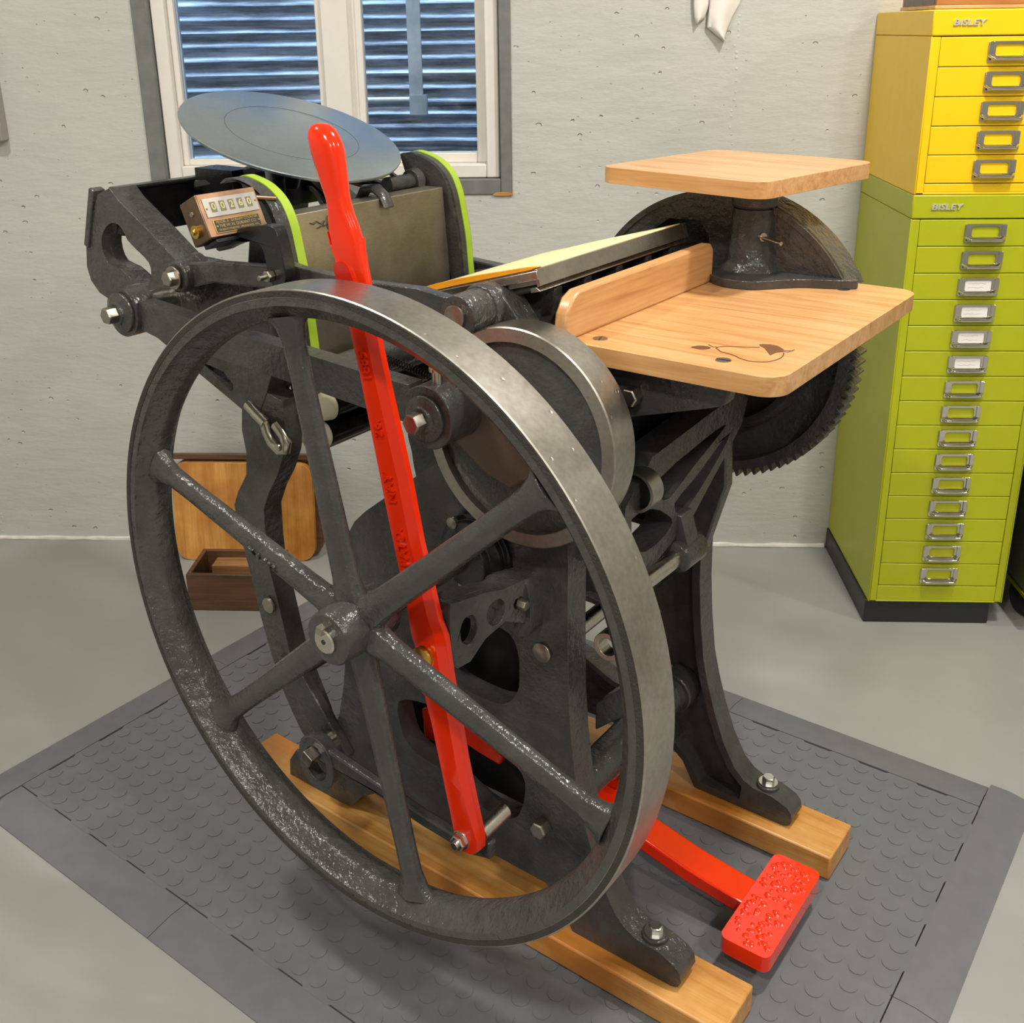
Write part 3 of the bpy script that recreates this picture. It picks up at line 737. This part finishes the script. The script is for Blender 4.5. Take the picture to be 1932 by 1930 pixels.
# --- red throw-off lever (y = -.485 plane)
LR = [(-.408, 1.011), (-.408, .998), (-.405, .979), (-.402, .963), (-.386, .899), (-.378, .860), (-.368, .817), (-.352, .748), (-.339, .678), (-.325, .621), (-.316, .583), (-.307, .563), (-.301, .515), (-.291, .456),
      (-.283, .406), (-.274, .363), (-.261, .303), (-.262, .288), (-.268, .280), (-.293, .274)]
LL = [(-.303, .286), (-.31, .322), (-.321, .378), (-.332, .431), (-.335, .446), (-.341, .467), (-.353, .535), (-.361, .559), (-.364, .591), (-.381, .67), (-.390, .715), (-.397, .754), (-.408, .811), (-.417, .86), (-.427, .905), (-.438, .963), (-.442, .979), (-.445, .989), (-.451, 1.004), (-.453, 1.015)]
LR = [(a_-(.005 if b_ < .96 else .001), b_) for a_, b_ in LR]
def loft(m, A, ya, B, yb):
    n = len(A); va = [m.bm.verts.new((a_, ya, b_)) for a_, b_ in A]; vb = [m.bm.verts.new((a_, yb, b_)) for a_, b_ in B]
    for i in range(n): m.bm.faces.new((va[i], va[(i+1) % n], vb[(i+1) % n], vb[i]))
    for t in tessellate_polygon([[Vector((a_, b_, 0)) for a_, b_ in A]]):
        m.bm.faces.new([va[q] for q in t]); m.bm.faces.new([vb[q] for q in t])
nl = len(LL); full = LL+[(-.450, 1.004), (-.412, 1.004)]+LR
face = [(a_+.0015, b_) for a_, b_ in LL]+[(-.447, 1.000), (-.424, 1.000)]+[(a_-(.0105 if b_ > .31 else .003), b_) for a_, b_ in LR]
m = MB(); m.prism(full, -.488, -.480); loft(m, full, -.4881, face, -.4945)
lv = P(m, 'throw_off_lever', RED, .0012, PR, 25); lab(lv, 'long glossy red throw-off lever')
m = MB(); rows = []
for z_, cx_, hw_, hd_, ex in ((.945, -.4165, .0165, .0045, 1), (.963, -.420, .0182, .0065, .8), (.980, -.4235, .0190, .008, .75), (1.0, -.429, .0210, .0105, .75), (1.013, -.4315, .0218, .0105, .8), (1.026, -.434, .0195, .011, .9),
      (1.037, -.4365, .0165, .0115, 1), (1.047, -.4385, .0152, .0115, 1), (1.057, -.4415, .0158, .0122, 1), (1.070, -.4445, .0178, .0135, 1), (1.085, -.4475, .0195, .0145, 1), (1.099, -.4505, .0212, .0155, 1),
      (1.109, -.4525, .0208, .0155, 1), (1.117, -.4545, .0180, .014, 1), (1.1225, -.455, .0135, .0115, 1), (1.1255, -.455, .0075, .007, 1), (1.1263, -.455, .0015, .0015, 1)):
    rows.append([m.bm.verts.new((cx_+hw_*math.copysign(abs(math.cos(a_))**ex, math.cos(a_)), -.4865+hd_*math.copysign(abs(math.sin(a_))**ex, math.sin(a_)), z_+(-.12*(math.cos(a_)*hw_)))) for a_ in [2*PI*q/28 for q in range(28)]])
for A_, B_ in zip(rows, rows[1:]):
    for q in range(28): m.bm.faces.new((A_[q], A_[(q+1) % 28], B_[(q+1) % 28], B_[q]))
m.bm.faces.new(rows[0]); m.bm.faces.new(rows[-1])
P(m, 'grip', RED, 0, lv, 60)
m = MB(); m.prism(smoothpoly([(-.4430, .978), (-.434, .985), (-.425, .981), (-.418, .968), (-.415, .952), (-.428, .950), (-.4385, .962)], 3), -.4965, -.4938); P(m, 'thumb_recess', REDD, 0, lv)
la, lb = V(-.3585, 0, .640), V(-.4110, 0, .905)
u_ = (lb-la).normalized(); w_ = V(-u_.z, 0, u_.x)
for s_, f in (('PATD.', .10), ('MAY', .36), ('26.', .62), ('1885', .88)):
    c_ = la+(lb-la)*f
    text('cast_lettering', s_, .0170, RED, lv, frameM((c_.x, -.4948, c_.z), tuple(u_), tuple(w_)), .0030, 'CENTER', 1, 0, .0004)
m = MB(); m.lathe((-.3385, -.493, .532), YN, [(0, .0145), (.003, .0145), (.004, .012), (.006, .0145), (.009, .0145), (.010, .011)], 32); P(m, 'pivot_washer', BRASS, 0, lv)
m = MB(); m.hexa((-.2935, -.4935, .2925), YN, .0105, .010, .0125); m.cyl((-.2935, -.50, .2925), (-.2935, -.508, .2925), .005); P(m, 'lever_nut', ZINC, .0004, lv)
m = MB(); m.cyl((-.2765, -.479, .30), (-.2765, -.43, .30), .011); P(m, 'lever_stud', BRIGHT, 0, lv)
m = MB(); m.cyl((-.352, -.478, .475), (-.352, -.44, .475), .013); P(m, 'lever_spacer', RED, 0, lv)
# holed bracket carrying the lever
def XB(y): return -.290+(y+.335)*.20
m = MB(); m.prism([(-.337, .578), (-.352, .588), (-.395, .588), (-.42, .594), (-.474, .600), (-.478, .59), (-.478, .520), (-.470, .512), (-.448, .513), (-.425, .533), (-.395, .543), (-.337, .515)], -.0055, .0055, 'yz',
    [circ(-.450, .556, .0125, 20, .019)[::-1], circ(-.408, .562, .014, 20, .017)[::-1], circ(-.372, .560, .008, 16)[::-1]])
m.prism([(-.34, .588), (-.395, .588), (-.42, .594), (-.474, .600), (-.476, .588), (-.42, .583), (-.395, .577), (-.34, .577)], -.030, -.005, 'yz')
hbk = P(m, 'lever_bracket', IRON, .0015); hbk.location = (-.29, 0, 0)
for v_ in hbk.data.vertices: v_.co.x += (v_.co.y+.335)*.20
m = MB(); m.prism(smoothpoly([(-.352, .572), (-.330, .582), (-.300, .586), (-.286, .576), (-.282, .525), (-.291, .508), (-.312, .508), (-.330, .530), (-.352, .545)], 3), -.362, -.334); m.bb(-.330, -.305, -.366, -.360, .518, .576); P(m, 'bracket_foot', IRON, .004)
m = MB(); m.hexa((-.292, -.372, .560), (1, 0, 0), .007, .012); P(m, 'bracket_bolt', BOLT, .0004)
# lower link from the lever to the rear pivot
m = MB()
m.prism([(-.575, .272), (-.560, .296), (-.54, .298), (-.46, .287), (-.379, .275), (-.30, .268), (-.285, .275), (-.283, .288), (-.265, .285), (-.265, .262), (-.30, .252), (-.379, .257), (-.46, .268), (-.54, .272)], -.474, -.460)
lk = P(m, 'throw_off_link', IRON, .003)
m = MB(); m.ring(circ(-.565, .268, .034, 28, .042), .014, -.476, -.458); P(m, 'link_eye', IRON, .002, lk)
m = MB(); m.box((-.566, -.482, .284), (.018, .02, .018), Matrix.Rotation(.5, 3, 'Y')); P(m, 'square_bolt', BOLT, .001, lk)
m = MB(); m.cyl((-.566, -.456, .284), (-.566, -.445, .284), .020); P(m, 'spacer', BRIGHT, 0, lk)
m = MB(); m.prism([(-.665, .385), (-.625, .385), (-.535, .272), (-.545, .252), (-.58, .252), (-.60, .28)], -.444, -.428)
m.cyl((-.64, -.43, .365), (-.64, .05, .365), .014); P(m, 'throw_off_arm', IRON, .003)

# --- side arms (pull rods)
def sidearm(s, y0, y1):
    m = MB()
    m.prism([(-.905, .863), (-.706, .848), (-.568, .842), (-.472, .836), (-.405, .833), (-.39, .80), (-.405, .786), (-.463, .790), (-.558, .797), (-.712, .806), (-.853, .812), (-.905, .822)], y0, y1)
    m.lathe((-.938, y0-.006*s, .8440), (0, s, 0), [(0, .0355), (.034, .0355)], 36)
    o = P(m, 'side_arm', IRON, .003); return o
sa = sidearm(1, -.430, -.404)
m = MB(); m.lathe((-.938, -.4365, .844), YN, [(0, .029), (.004, .029), (.006, .024), (.008, .017), (.012, .016)], 36); P(m, 'washer', IRONR, .0006, sa)
m = MB(); m.hexa((-.938, -.4485, .844), YN, .0125, .016); P(m, 'bolt', BOLT, .0006, sa)
m = MB(); m.cyl((-.938, -.404, .844), (-.938, -.352, .844), .0215); P(m, 'sleeve', BRIGHT, 0, sa)
m = MB(); m.prism([(-.905, .863), (-.39, .833), (-.39, .79), (-.905, .822)], .088, .112); P(m, 'side_arm', IRON, .003)

# --- bed (rocking) casting: loop arm + leg, both sides
LOOP = [(-1.090, .989), (-1.057, 1.000), (-1.038, .983), (-.97, .942), (-.915, .906), (-.86, .905), (-.80, .905), (-.755, .890), (-.730, .860), (-.722, .82), (-.728, .77), (-.745, .735), (-.770, .689), (-.80, .700), (-.891, .738), (-1.02, .795), (-1.09, .822), (-1.123, .832), (-1.141, .849), (-1.147, .871), (-1.139, .913)]
LH = smoothpoly([(-1.079, .940), (-1.057, .948), (-1.041, .942), (-1.028, .924), (-1.003, .909), (-.983, .896), (-.980, .879), (-.993, .860), (-1.012, .858), (-1.030, .864), (-1.055, .876), (-1.086, .882), (-1.097, .900), (-1.095, .922)], 2)
TRI = [(-.885, .758), (-.835, .752), (-.815, .735), (-.82, .722)]
LEG = [(-.801, .715), (-.808, .667), (-.803, .632), (-.808, .596), (-.831, .563), (-.844, .538), (-.843, .520), (-.836, .495), (-.832, .465), (-.819, .411), (-.808, .354), (-.797, .311), (-.784, .270), (-.770, .230), (-.754, .200), (-.737, .172), (-.712, .15), (-.695, .155), (-.690, .175), (-.702, .215),
       (-.727, .268), (-.747, .310), (-.752, .335), (-.763, .391), (-.777, .452), (-.778, .500), (-.776, .547), (-.760, .579), (-.738, .612), (-.722, .645), (-.712, .680), (-.715, .73), (-.76, .74)]
for s, ya in ((1, -.352), (-1, .082)):
    m = MB(); m.prism(LOOP, ya, ya+s*.016, 'xz', [LH[::-1], TRI[::-1]]); m.ring(LOOP, .014, ya+s*.0155, ya+s*.046); m.ring(LH[::-1], -.009, ya+s*.0155, ya+s*.036)
    m.prism(LEG, ya+s*.001, ya+s*.036)
    m.lathe((-.865, ya, .893), (0, -s, 0), [(0, .032), (.010, .030), (.012, .022)], 28)
    o = P(m, 'bed_frame', IRONR if s == 1 else IRON, .003); lab(o, 'rocking bed casting with a looped rear arm and wavy leg, '+('near side' if s == 1 else 'far side'))
m = MB(); m.prism([(-.338, .994), (.086, .994), (.086, .925), (-.338, .925)], -1.075, -1.060, 'yz'); m.prism([(-.340, .993), (.086, .993), (.086, .999), (-.340, .999)], -1.080, -1.056, 'yz')
P(m, 'rear_cross_bar', BLACK, .003)
m = MB(); m.box((-1.118, -.345, .950), (.012, .022, .098), Matrix.Rotation(math.radians(21), 3, 'Y')); P(m, 'end_plate', IRONR, .002)
m = MB(); m.cyl((-.70, -.36, .165), (-.70, .09, .165), .014); m.lathe((-.70, -.356, .165), YN, [(0, .024), (.012, .022)], 24); P(m, 'bed_pivot_shaft', IRON)
P(MB().lathe((-.782, -.353, .385), YN, [(0, .013), (.004, .012)], 20), 'leg_plug', BOLT, .0005)
# bed plate
m = MB(); m.prism([(-.722, .981), (-.700, .640), (-.735, .640), (-.757, .981)], -.292, .022)
o = P(m, 'bed_plate', PLATE, .001); lab(o, 'flat worn steel type bed')
m = MB(); m.prism([(-.757, .970), (-.735, .650), (-.76, .650), (-.80, .90), (-.79, .965)], -.285, .015); P(m, 'bed_back', BLACK, .003)
m = MB(); m.tube([(-.7195, -.268, .966), (-.7190, -.262, .9635), (-.7195, -.256, .967), (-.7190, -.248, .962), (-.7195, -.24, .9665), (-.7190, -.246, .959), (-.719, -.256, .957)], .0007, 5)
m.tube([(-.7195, -.235, .972), (-.7190, -.235, .953)], .0007, 5); m.tube([(-.7193, -.244, .958), (-.7193, -.228, .961)], .0007, 5); P(m, 'scribed_mark', BLACK)
m = MB(); m.tube([(-.775, -.110, .974), (-.760, -.112, .992), (-.738, -.113, .994), (-.722, -.114, .984), (-.712, -.1145, .968)], [(.011, .006), (.012, .0065), (.012, .007), (.011, .006), (.0105, .002)], 14)
P(m, 'chase_clamp', IRON)
# roller rails with green tape
RC = smoothpoly([(-.814, 1.022), (-.800, 1.030), (-.780, 1.028), (-.752, 1.019), (-.728, 1.001), (-.713, .974), (-.705, .939), (-.698, .90), (-.694, .851), (-.689, .795), (-.688, .765)], 4, False)
fin = RC+[(-.700, .765), (-.712, .80), (-.722, .90), (-.732, .950), (-.742, .970), (-.765, .966), (-.792, .985), (-.806, 1.000)]
for y0, y1, t0_, t1_, lb_ in ((-.334, -.296, -.3125, -.2975, 'near'), (.028, .062, .0465, .0600, 'far')):
    m = MB(); m.prism(fin, (y1-.009 if y0 < -.2 else y0), (y1-.002 if y0 < -.2 else y0+.008)); m.prism(RC+[(a_-.009, b_-.001) for a_, b_ in RC[::-1]], y0, y1)
    rr = P(m, 'roller_rail', IRON, .001)
    off = []
    for i, (a_, b_) in enumerate(RC):
        q0 = Vector(RC[max(i-1, 0)]); q1 = Vector(RC[min(i+1, len(RC)-1)]); t = (q1-q0).normalized(); off.append((a_-t.y*.0014, b_+t.x*.0014))
    m = MB(); m.prism(off+[(a_, b_) for a_, b_ in RC[::-1]], t0_, t1_); o = P(m, 'rail_tape', TAPE, 0, rr); o['label'] = 'lime green tape on the '+lb_+' roller rail'
# roller frame arms, upper link, collars
m = MB(); m.prism([(-.885, .905), (-.85, .916), (-.80, .922), (-.67, .930), (-.655, .920), (-.655, .905), (-.67, .900), (-.80, .893), (-.85, .880), (-.885, .88)], -.381, -.360)
m.lathe((-.862, -.394, .896), Y1, [(0, .0225), (.045, .024)], 28); ra = P(m, 'roller_arm', IRON, .003)
m = MB(); m.hexa((-.862, -.3975, .896), YN, .0115, .014, .0165); P(m, 'bolt', BOLT, .0005, ra)
m = MB(); m.prism([(-.672, .934), (-.64, .930), (-.53, .926), (-.44, .929), (-.40, .924), (-.365, .93), (-.345, .905), (-.375, .890), (-.44, .903), (-.53, .906), (-.672, .908)], -.366, -.350)
P(m, 'upper_link', IRON, .003)
m = MB(); m.lathe((-.365, -.386, .910), Y1, [(0, .0245), (.046, .0252)], 36); m.lathe((-.365, -.345, .910), Y1, [(0, .027), (.004, .029), (.025, .029), (.045, .027)], 36)
m.prism(smoothpoly([(-.385, .930), (-.360, .938), (-.338, .924), (-.318, .900), (-.296, .872), (-.32, .860), (-.37, .875), (-.39, .895)], 3), -.332, -.296)
uc = P(m, 'link_collar', IRONR, .002)
m = MB(); m.lathe((-.365, -.3925, .910), Y1, [(0, .011), (.001, .0140), (.01, .0140)], 24); P(m, 'pin_end', BOLT, 0, uc)
MB().lathe((-.3455, -.368, .8965), (.8, 0, -.55), [(0, .004), (.0005, .003)], 12).obj('oil_hole', BLACK, uc)
m = MB(); m.lathe((-.405, -.366, .838), YN, [(0, .014), (.008, .013), (.010, .009)], 20); P(m, 'slotted_stud', BOLT)
# steel hook, rollers, nylon trucks
m = MB(); m.tube([(-.785, -.352, .711), (-.760, -.358, .702), (-.738, -.362, .694)], .0085, 14); m.tube([(-.742, -.362, .696), (-.738, -.362, .682), (-.730, -.362, .668), (-.716, -.362, .660), (-.703, -.362, .664), (-.700, -.362, .675), (-.706, -.362, .683), (-.714, -.362, .690), (-.722, -.362, .697)], [(.007, .009)]*6+[(.005, .008)]*3, 12); m.lathe((-.709, -.369, .668), YN, [(0, .006), (.003, .0055)], 12)
P(m, 'roller_saddle', BRIGHT)
for x_, z_ in ((-.688, .711), (-.704, .664)):
    m = MB(); m.cyl((x_, -.285, z_), (x_, .015, z_), .020, seg=28); ro = P(m, 'ink_roller', BLACK)
    for yy, dd in ((-.318, Y1), (.048, YN)):
        m = MB(); m.lathe((x_, yy, z_), dd, [(0, .014), (.002, .0165), (.028, .0215), (.030, .020)], 28); P(m, 'roller_truck', CREAM, 0, ro)
m = MB(); m.cyl((-.648, -.30, .772), (-.648, .03, .772), .024, seg=28); P(m, 'grey_roller', IRON)
# black coil spring
pts = [(-.60+.08*t/120+.0, -.300+.0045*math.cos(t*.9), .812-.0*t+.0045*math.sin(t*.9)-.012*t/120) for t in range(0, 240)]
m = MB(); m.tube(pts, .0009, 5); P(m, 'coil_spring', BLACK)
# --- ink disk and its bracket
phi = .3501; DN = V(math.sin(phi), 0, math.cos(phi)); DC = V(-.8866, -.135, 1.0708)
m = MB(); m.lathe(DC, DN, [(-.009, .160), (-.006, .168), (-.002, .1699), (-.0004, .1692), (0, .168), (0, 0)], 96, True)
dk = P(m, 'ink_disk', DISKM, 0, PR, 30); lab(dk, 'round blued-steel ink disk with inner disk')
m = MB(); m.ringlathe(DC, DN, [(-.001, .1021), (.00025, .1021), (.00025, .1027), (-.001, .1027)], 96); P(m, 'disk_seam', IRON, 0, dk)
m = MB(); m.lathe(DC-DN*.009, -DN, [(0, .065), (.012, .055), (.016, .026), (.075, .024), (.078, .016)], 32)
for y_, q in ((-.25, V(-.80, -.255, .965)), (-.02, V(-.80, -.015, .965))):
    m.tube([DC-DN*.035, DC-DN*.05+V(.02, (y_+.135)*.4, -.01), q+V(0, 0, .01), q], [(.02, .012), (.016, .011), (.013, .010), (.013, .01)], 10)
m.tube([DC-DN*.05, V(-.98, -.17, 1.0), V(-1.05, -.19, .985)], [(.02, .014)]*3, 10)
m.bb(-1.05, -.96, -.20, -.155, .955, 1.015)
P(m, 'disk_bracket', BLACK, .003)
m = MB(); m.tube([(-.80, -.06, 1.012), (-.785, -.035, 1.008), (-.775, -.015, .99)], [(.012, .004)]*3, 10); m.cyl((-.775, -.05, .988), (-.775, .01, .988), .013); m.lathe((-.775, .005, .988), Y1, [(0, .019), (.014, .021), (.02, .016)], 24)
P(m, 'disk_pawl', IRON, .001)
m = MB(); m.prism([(-.85, .935), (-.76, .935), (-.765, .90), (-.84, .80), (-.87, .85)], -.27, -.235); m.prism([(-.85, .95), (-.76, .94), (-.765, .88), (-.84, .80)], -.04, -.01); P(m, 'bed_rib', BLACK, .004)
m = MB(); m.prism([(-.76, .83), (-.55, .868), (-.45, .88), (-.45, .84), (-.60, .80), (-.76, .78)], .070, .082); P(m, 'far_tail_link', IRON, .003)

# --- platen
pa = V(-.309, 0, .962); pdir = V(-.251, 0, -.072).normalized(); pn = V(-pdir.z, 0, pdir.x)  # pn points up
if pn.z < 0: pn = -pn
def pp(a_, h): v_ = pa+pdir*a_+pn*h; return (v_.x, v_.z)
m = MB(); m.prism([pp(0, -.004), pp(.262, -.004), pp(.262, -.022), pp(0, -.022)], -.313, .040)
pl = P(m, 'platen', STEEL, .001)
m = MB(); m.prism([pp(-.003, -.0225), pp(.255, -.0225), pp(.23, -.036), pp(.010, -.030)], -.308, .036)
for y_ in (-.27, -.205, -.13, -.055, .01):
    m.prism([pp(.002, -.03), pp(.22, -.03), pp(.16, -.085), pp(.05, -.095), pp(.012, -.06)], y_-.008, y_+.008)
m.prism([pp(.03, -.03), pp(.22, -.03), pp(.19, -.10), pp(.06, -.11)], -.24, .0)
P(m, 'platen_back', IRON, .003)
m = MB(); rows = []
for i in range(13):
    a_ = -.003+.24*i/12; rows.append([m.bm.verts.new((*pp(a_, 0)[:1], -.304+.336*k/12, pp(a_, -.003+.006*math.sin(PI*k/12)*max(0, math.sin(PI*min(1, i/9))))[1])) for k in range(13)])
for A_, B_ in zip(rows, rows[1:]):
    for k in range(12): m.bm.faces.new((A_[k], A_[k+1], B_[k+1], B_[k]))
o = P(m, 'tympan_sheet', MANILA, 0, pl); sm = o.modifiers.new('solid', 'SOLIDIFY'); sm.thickness = .0012
m = MB(); m.prism(smoothpoly([pp(.005, -.001), pp(.05, .001), pp(.12, .003), pp(.19, .001), pp(.235, -.004), pp(.235, -.006), pp(.12, -.004), pp(.005, -.004)], 2), -.3145, -.3048)
o = P(m, 'tympan_edge', ORANGE, 0, pl); o['label'] = 'orange packing edge of the tympan'
m = MB(); m.prism([pp(-.006, -.004), pp(-.001, -.004), pp(-.001, -.024), pp(-.006, -.024)], -.318, .042); m.prism([pp(0, -.0245), pp(.01, -.0245), pp(.01, -.030), pp(-.004, -.030)], -.318, .042)
m.prism([pp(-.006, -.006), pp(.24, -.006), pp(.24, -.016), pp(-.006, -.016)], -.320, -.3146); P(m, 'tympan_bail', BRIGHT, .0008, pl)
m = MB()
for y_ in (-.29, .02): m.prism([pp(.06, -.03), pp(.16, -.03), (-.34, .70), (-.30, .66), (-.28, .72)], y_-.01, y_+.01)
P(m, 'platen_rocker', BLACK, .003)

# --- counter
cwv = V(.035, .999, 0).normalized(); cuv = V(-.415, .013, .910).normalized(); cdv = V(-.909, .030, -.415).normalized()
CT = V(-.738, -.442, 1.026); CWd, CH, CDp = .0925, .0585, .040
def cm(a_, b_, c_): return frameM(CT+cwv*a_-cuv*b_+cdv*c_, cwv, cuv)
ct = MB()
def cbox(m, a0, a1, b0, b1, c0, c1):
    M = frameM(CT, cwv, cuv); 
    R3 = M.to_3x3(); ctr = CT+cwv*(a0+a1)/2-cuv*(b0+b1)/2+cdv*(c0+c1)/2
    m.box(ctr, (a1-a0, b1-b0, c1-c0), R3); return m
counter = P(cbox(MB(), 0, CWd, 0, CH, .0015, CDp), 'counter', DCOPP, .0025); lab(counter, 'copper impression counter with five number windows')
P(cbox(MB(), 0.001, CWd-.001, 0.001, CH-.001, 0, .0016), 'counter_face', COPPER, .0005, counter)
P(cbox(MB(), .006, CWd-.004, .0075, .0325, -.0012, 0), 'number_plate', PEWTER, .0003, counter)
for i, ch in enumerate('00260'):
    xx = .0195+i*.0140
    P(cbox(MB(), xx-.0042, xx+.0042, .0130, .0265, -.0016, -.0012), 'number_window', plain('olive_number_wheel_%d' % i, (.16, .15, .07), .5), 0, counter, 0)
    text('digit', ch, .0125, plain('straw_digit_%d' % i, (.62, .56, .3), .5), counter, cm(xx, .0197, -.0018), .0002)
P(cbox(MB(), .011, .084, .0360, .0545, -.0010, 0), 'nameplate_border', BRASS, .002, counter)
P(cbox(MB(), .0123, .0827, .0373, .0532, -.0014, -.001), 'nameplate', INKB, .0003, counter)
for s_, sz, a_, b_ in (('MODEL B   DURANT COUNTER', .0046, .0475, .0400), ('THE W. N. DURANT CO.', .0054, .0475, .0452), ('PATENTS PENDING   MILWAUKEE, WIS.', .0036, .0475, .0503)):
    text('nameplate_text', s_, sz, BRASS, counter, cm(a_, b_, -.0015), .00015)
m = MB()
for a_, b_ in ((.0090, .021), (.0860, .0190), (.0148, .0452), (.0802, .0452)):
    m.lathe(CT+cwv*a_-cuv*b_-cdv*.001, -cdv, [(0, .0017), (.0014, .001)], 10)
P(m, 'rivet', BRASS, 0, counter)
m = MB(); m.lathe(CT-cuv*.042+cdv*.022, -cwv, [(0, .0085), (.004, .0085), (.0045, .004), (.008, .0035)], 20); P(m, 'reset_knob', BRASS, 0, counter)
m = MB(); m.lathe(CT-cuv*.020+cdv*.020, -cwv, [(0, .0035), (.0018, .003)], 12); P(m, 'side_screw', BOLT, 0, counter)
m = MB(); m.cyl(CT+cwv*CWd-cuv*.012+cdv*.012, CT+cwv*(CWd+.032)-cuv*.020+cdv*.006, .0042); P(m, 'actuating_lever', DCOPP, 0, counter)
m = MB(); m.prism(smoothpoly([(-.760, .955), (-.735, .972), (-.690, .984), (-.650, .988), (-.638, .975), (-.630, .925), (-.645, .908), (-.660, .918), (-.668, .955), (-.684, .965), (-.72, .958), (-.755, .945)], 3), -.400, -.382)
cbox(m, .01, .080, CH+.0005, CH+.006, .004, .034); P(m, 'counter_bracket', BLACK, .002)
m = MB(); m.hexa((-.655, -.4005, .925), YN, .008, .010); m.cyl((-.655, -.410, .925), (-.655, -.422, .925), .0035); P(m, 'bracket_bolt', BOLT, .0004)

# --- treadle
m = MB(); m.prism(rrect(-.064, .006, -.240, -.052, .011, 5), -.001, .024, 'xy')
for q_ in range(120):
    a_, b_ = random.uniform(-.056, -.002), random.uniform(-.232, -.060); r0 = random.uniform(.003, .006); h0 = random.uniform(.0008, .0020)
    m.lathe((a_, b_, .0235), (0, 0, 1), [(0, r0), (.0005+h0*.6, r0*.7), (.0005+h0, 0)], 7)
td = P(m, 'treadle', REDR, 0, PR, 60); td.location = (0, 0, .046); lab(td, 'red T-shaped foot treadle with lumpy tread')
m = MB(); m.prism([(-.045, .050), (-.045, .066), (-.075, .069), (-.15, .080), (-.224, .097), (-.30, .128), (-.38, .160), (-.60, .20), (-.60, .17), (-.38, .134), (-.30, .103), (-.22, .072), (-.15, .056), (-.075, .046)], -.168, -.118)
m2 = P(m, 'treadle_arm', RED, .003)
for v_ in m2.data.vertices: pass
m = MB(); m.ring(circ(-.295, .165, .026, 28, .034), .012, -.135, -.115); P(m, 'treadle_loop', RED, .003)
m = MB(); m.cyl((-.60, -.30, .19), (-.60, .04, .19), .012); P(m, 'treadle_shaft', IRON)
m = MB(); m.tube([(-.285, -.10, .19), (-.27, -.095, .205), (-.262, -.09, .20), (-.262, -.088, .192)], .002, 8); P(m, 'split_pin', ZINC)

# ------------------------------------------------------------------ lights
def area(name, loc, size, power, col, rot=(0, 0, 0), shape='DISK', size_y=None, spread=180):
    l = bpy.data.lights.new(name, 'AREA'); l.shape = shape; l.size = size; l.energy = power; l.color = col
    if size_y: l.size_y = size_y
    l.spread = math.radians(spread)
    o = bpy.data.objects.new(name, l); C.objects.link(o); o.location = loc; o.rotation_euler = rot; return o
warm = (1, .962, .895)
for i, (x_, y_, p_) in enumerate(((.72, 1.30, 42), (-1.15, 1.10, 30), (2.2, .9, 28), (-.45, -.35, 40), (1.15, -.5, 34), (.3, -1.7, 26))):
    area('ceiling_downlight', (x_, y_, ZC-.012), .16, p_, warm)
area('daylight_over_well', (wx, YW+.45, 2.3), .9, 120, (.48, .71, 1), shape='SQUARE')
w = bpy.data.worlds.new('world'); bpy.context.scene.world = w; w.use_nodes = True
bg = w.node_tree.nodes['Background']; sky = w.node_tree.nodes.new('ShaderNodeTexSky'); sky.sky_type = 'HOSEK_WILKIE'
w.node_tree.links.new(sky.outputs[0], bg.inputs['Color']); bg.inputs['Strength'].default_value = .35

# ------------------------------------------------------------------ camera
f, pitch, yaw, roll, ch, x0, y0 = 2008.99, .33818, -.05454, -.01453, 1.21558, 953.26, 762.26
cam = bpy.data.cameras.new('camera'); co = bpy.data.objects.new('camera', cam); C.objects.link(co)
cam.sensor_fit = 'HORIZONTAL'; cam.sensor_width = 36; cam.lens = f/1932*36
cam.shift_x = (966-x0)/1932; cam.shift_y = (y0-965)/1932
fw_ = V(math.sin(yaw)*math.cos(pitch), math.cos(yaw)*math.cos(pitch), -math.sin(pitch))
rt_ = V(math.cos(yaw), -math.sin(yaw), 0); up_ = rt_.cross(fw_)
r2 = rt_*math.cos(roll)+up_*math.sin(roll); u2 = -rt_*math.sin(roll)+up_*math.cos(roll)
co.matrix_world = Matrix(((r2.x, u2.x, -fw_.x, 0), (r2.y, u2.y, -fw_.y, 0), (r2.z, u2.z, -fw_.z, ch), (0, 0, 0, 1)))
cam.clip_start = .02
sc = bpy.context.scene; sc.camera = co
sc.view_settings.view_transform = 'Standard'; sc.view_settings.look = 'None'; sc.view_settings.gamma = 1
sc.view_settings.use_curve_mapping = False; sc.view_settings.exposure = -0.50
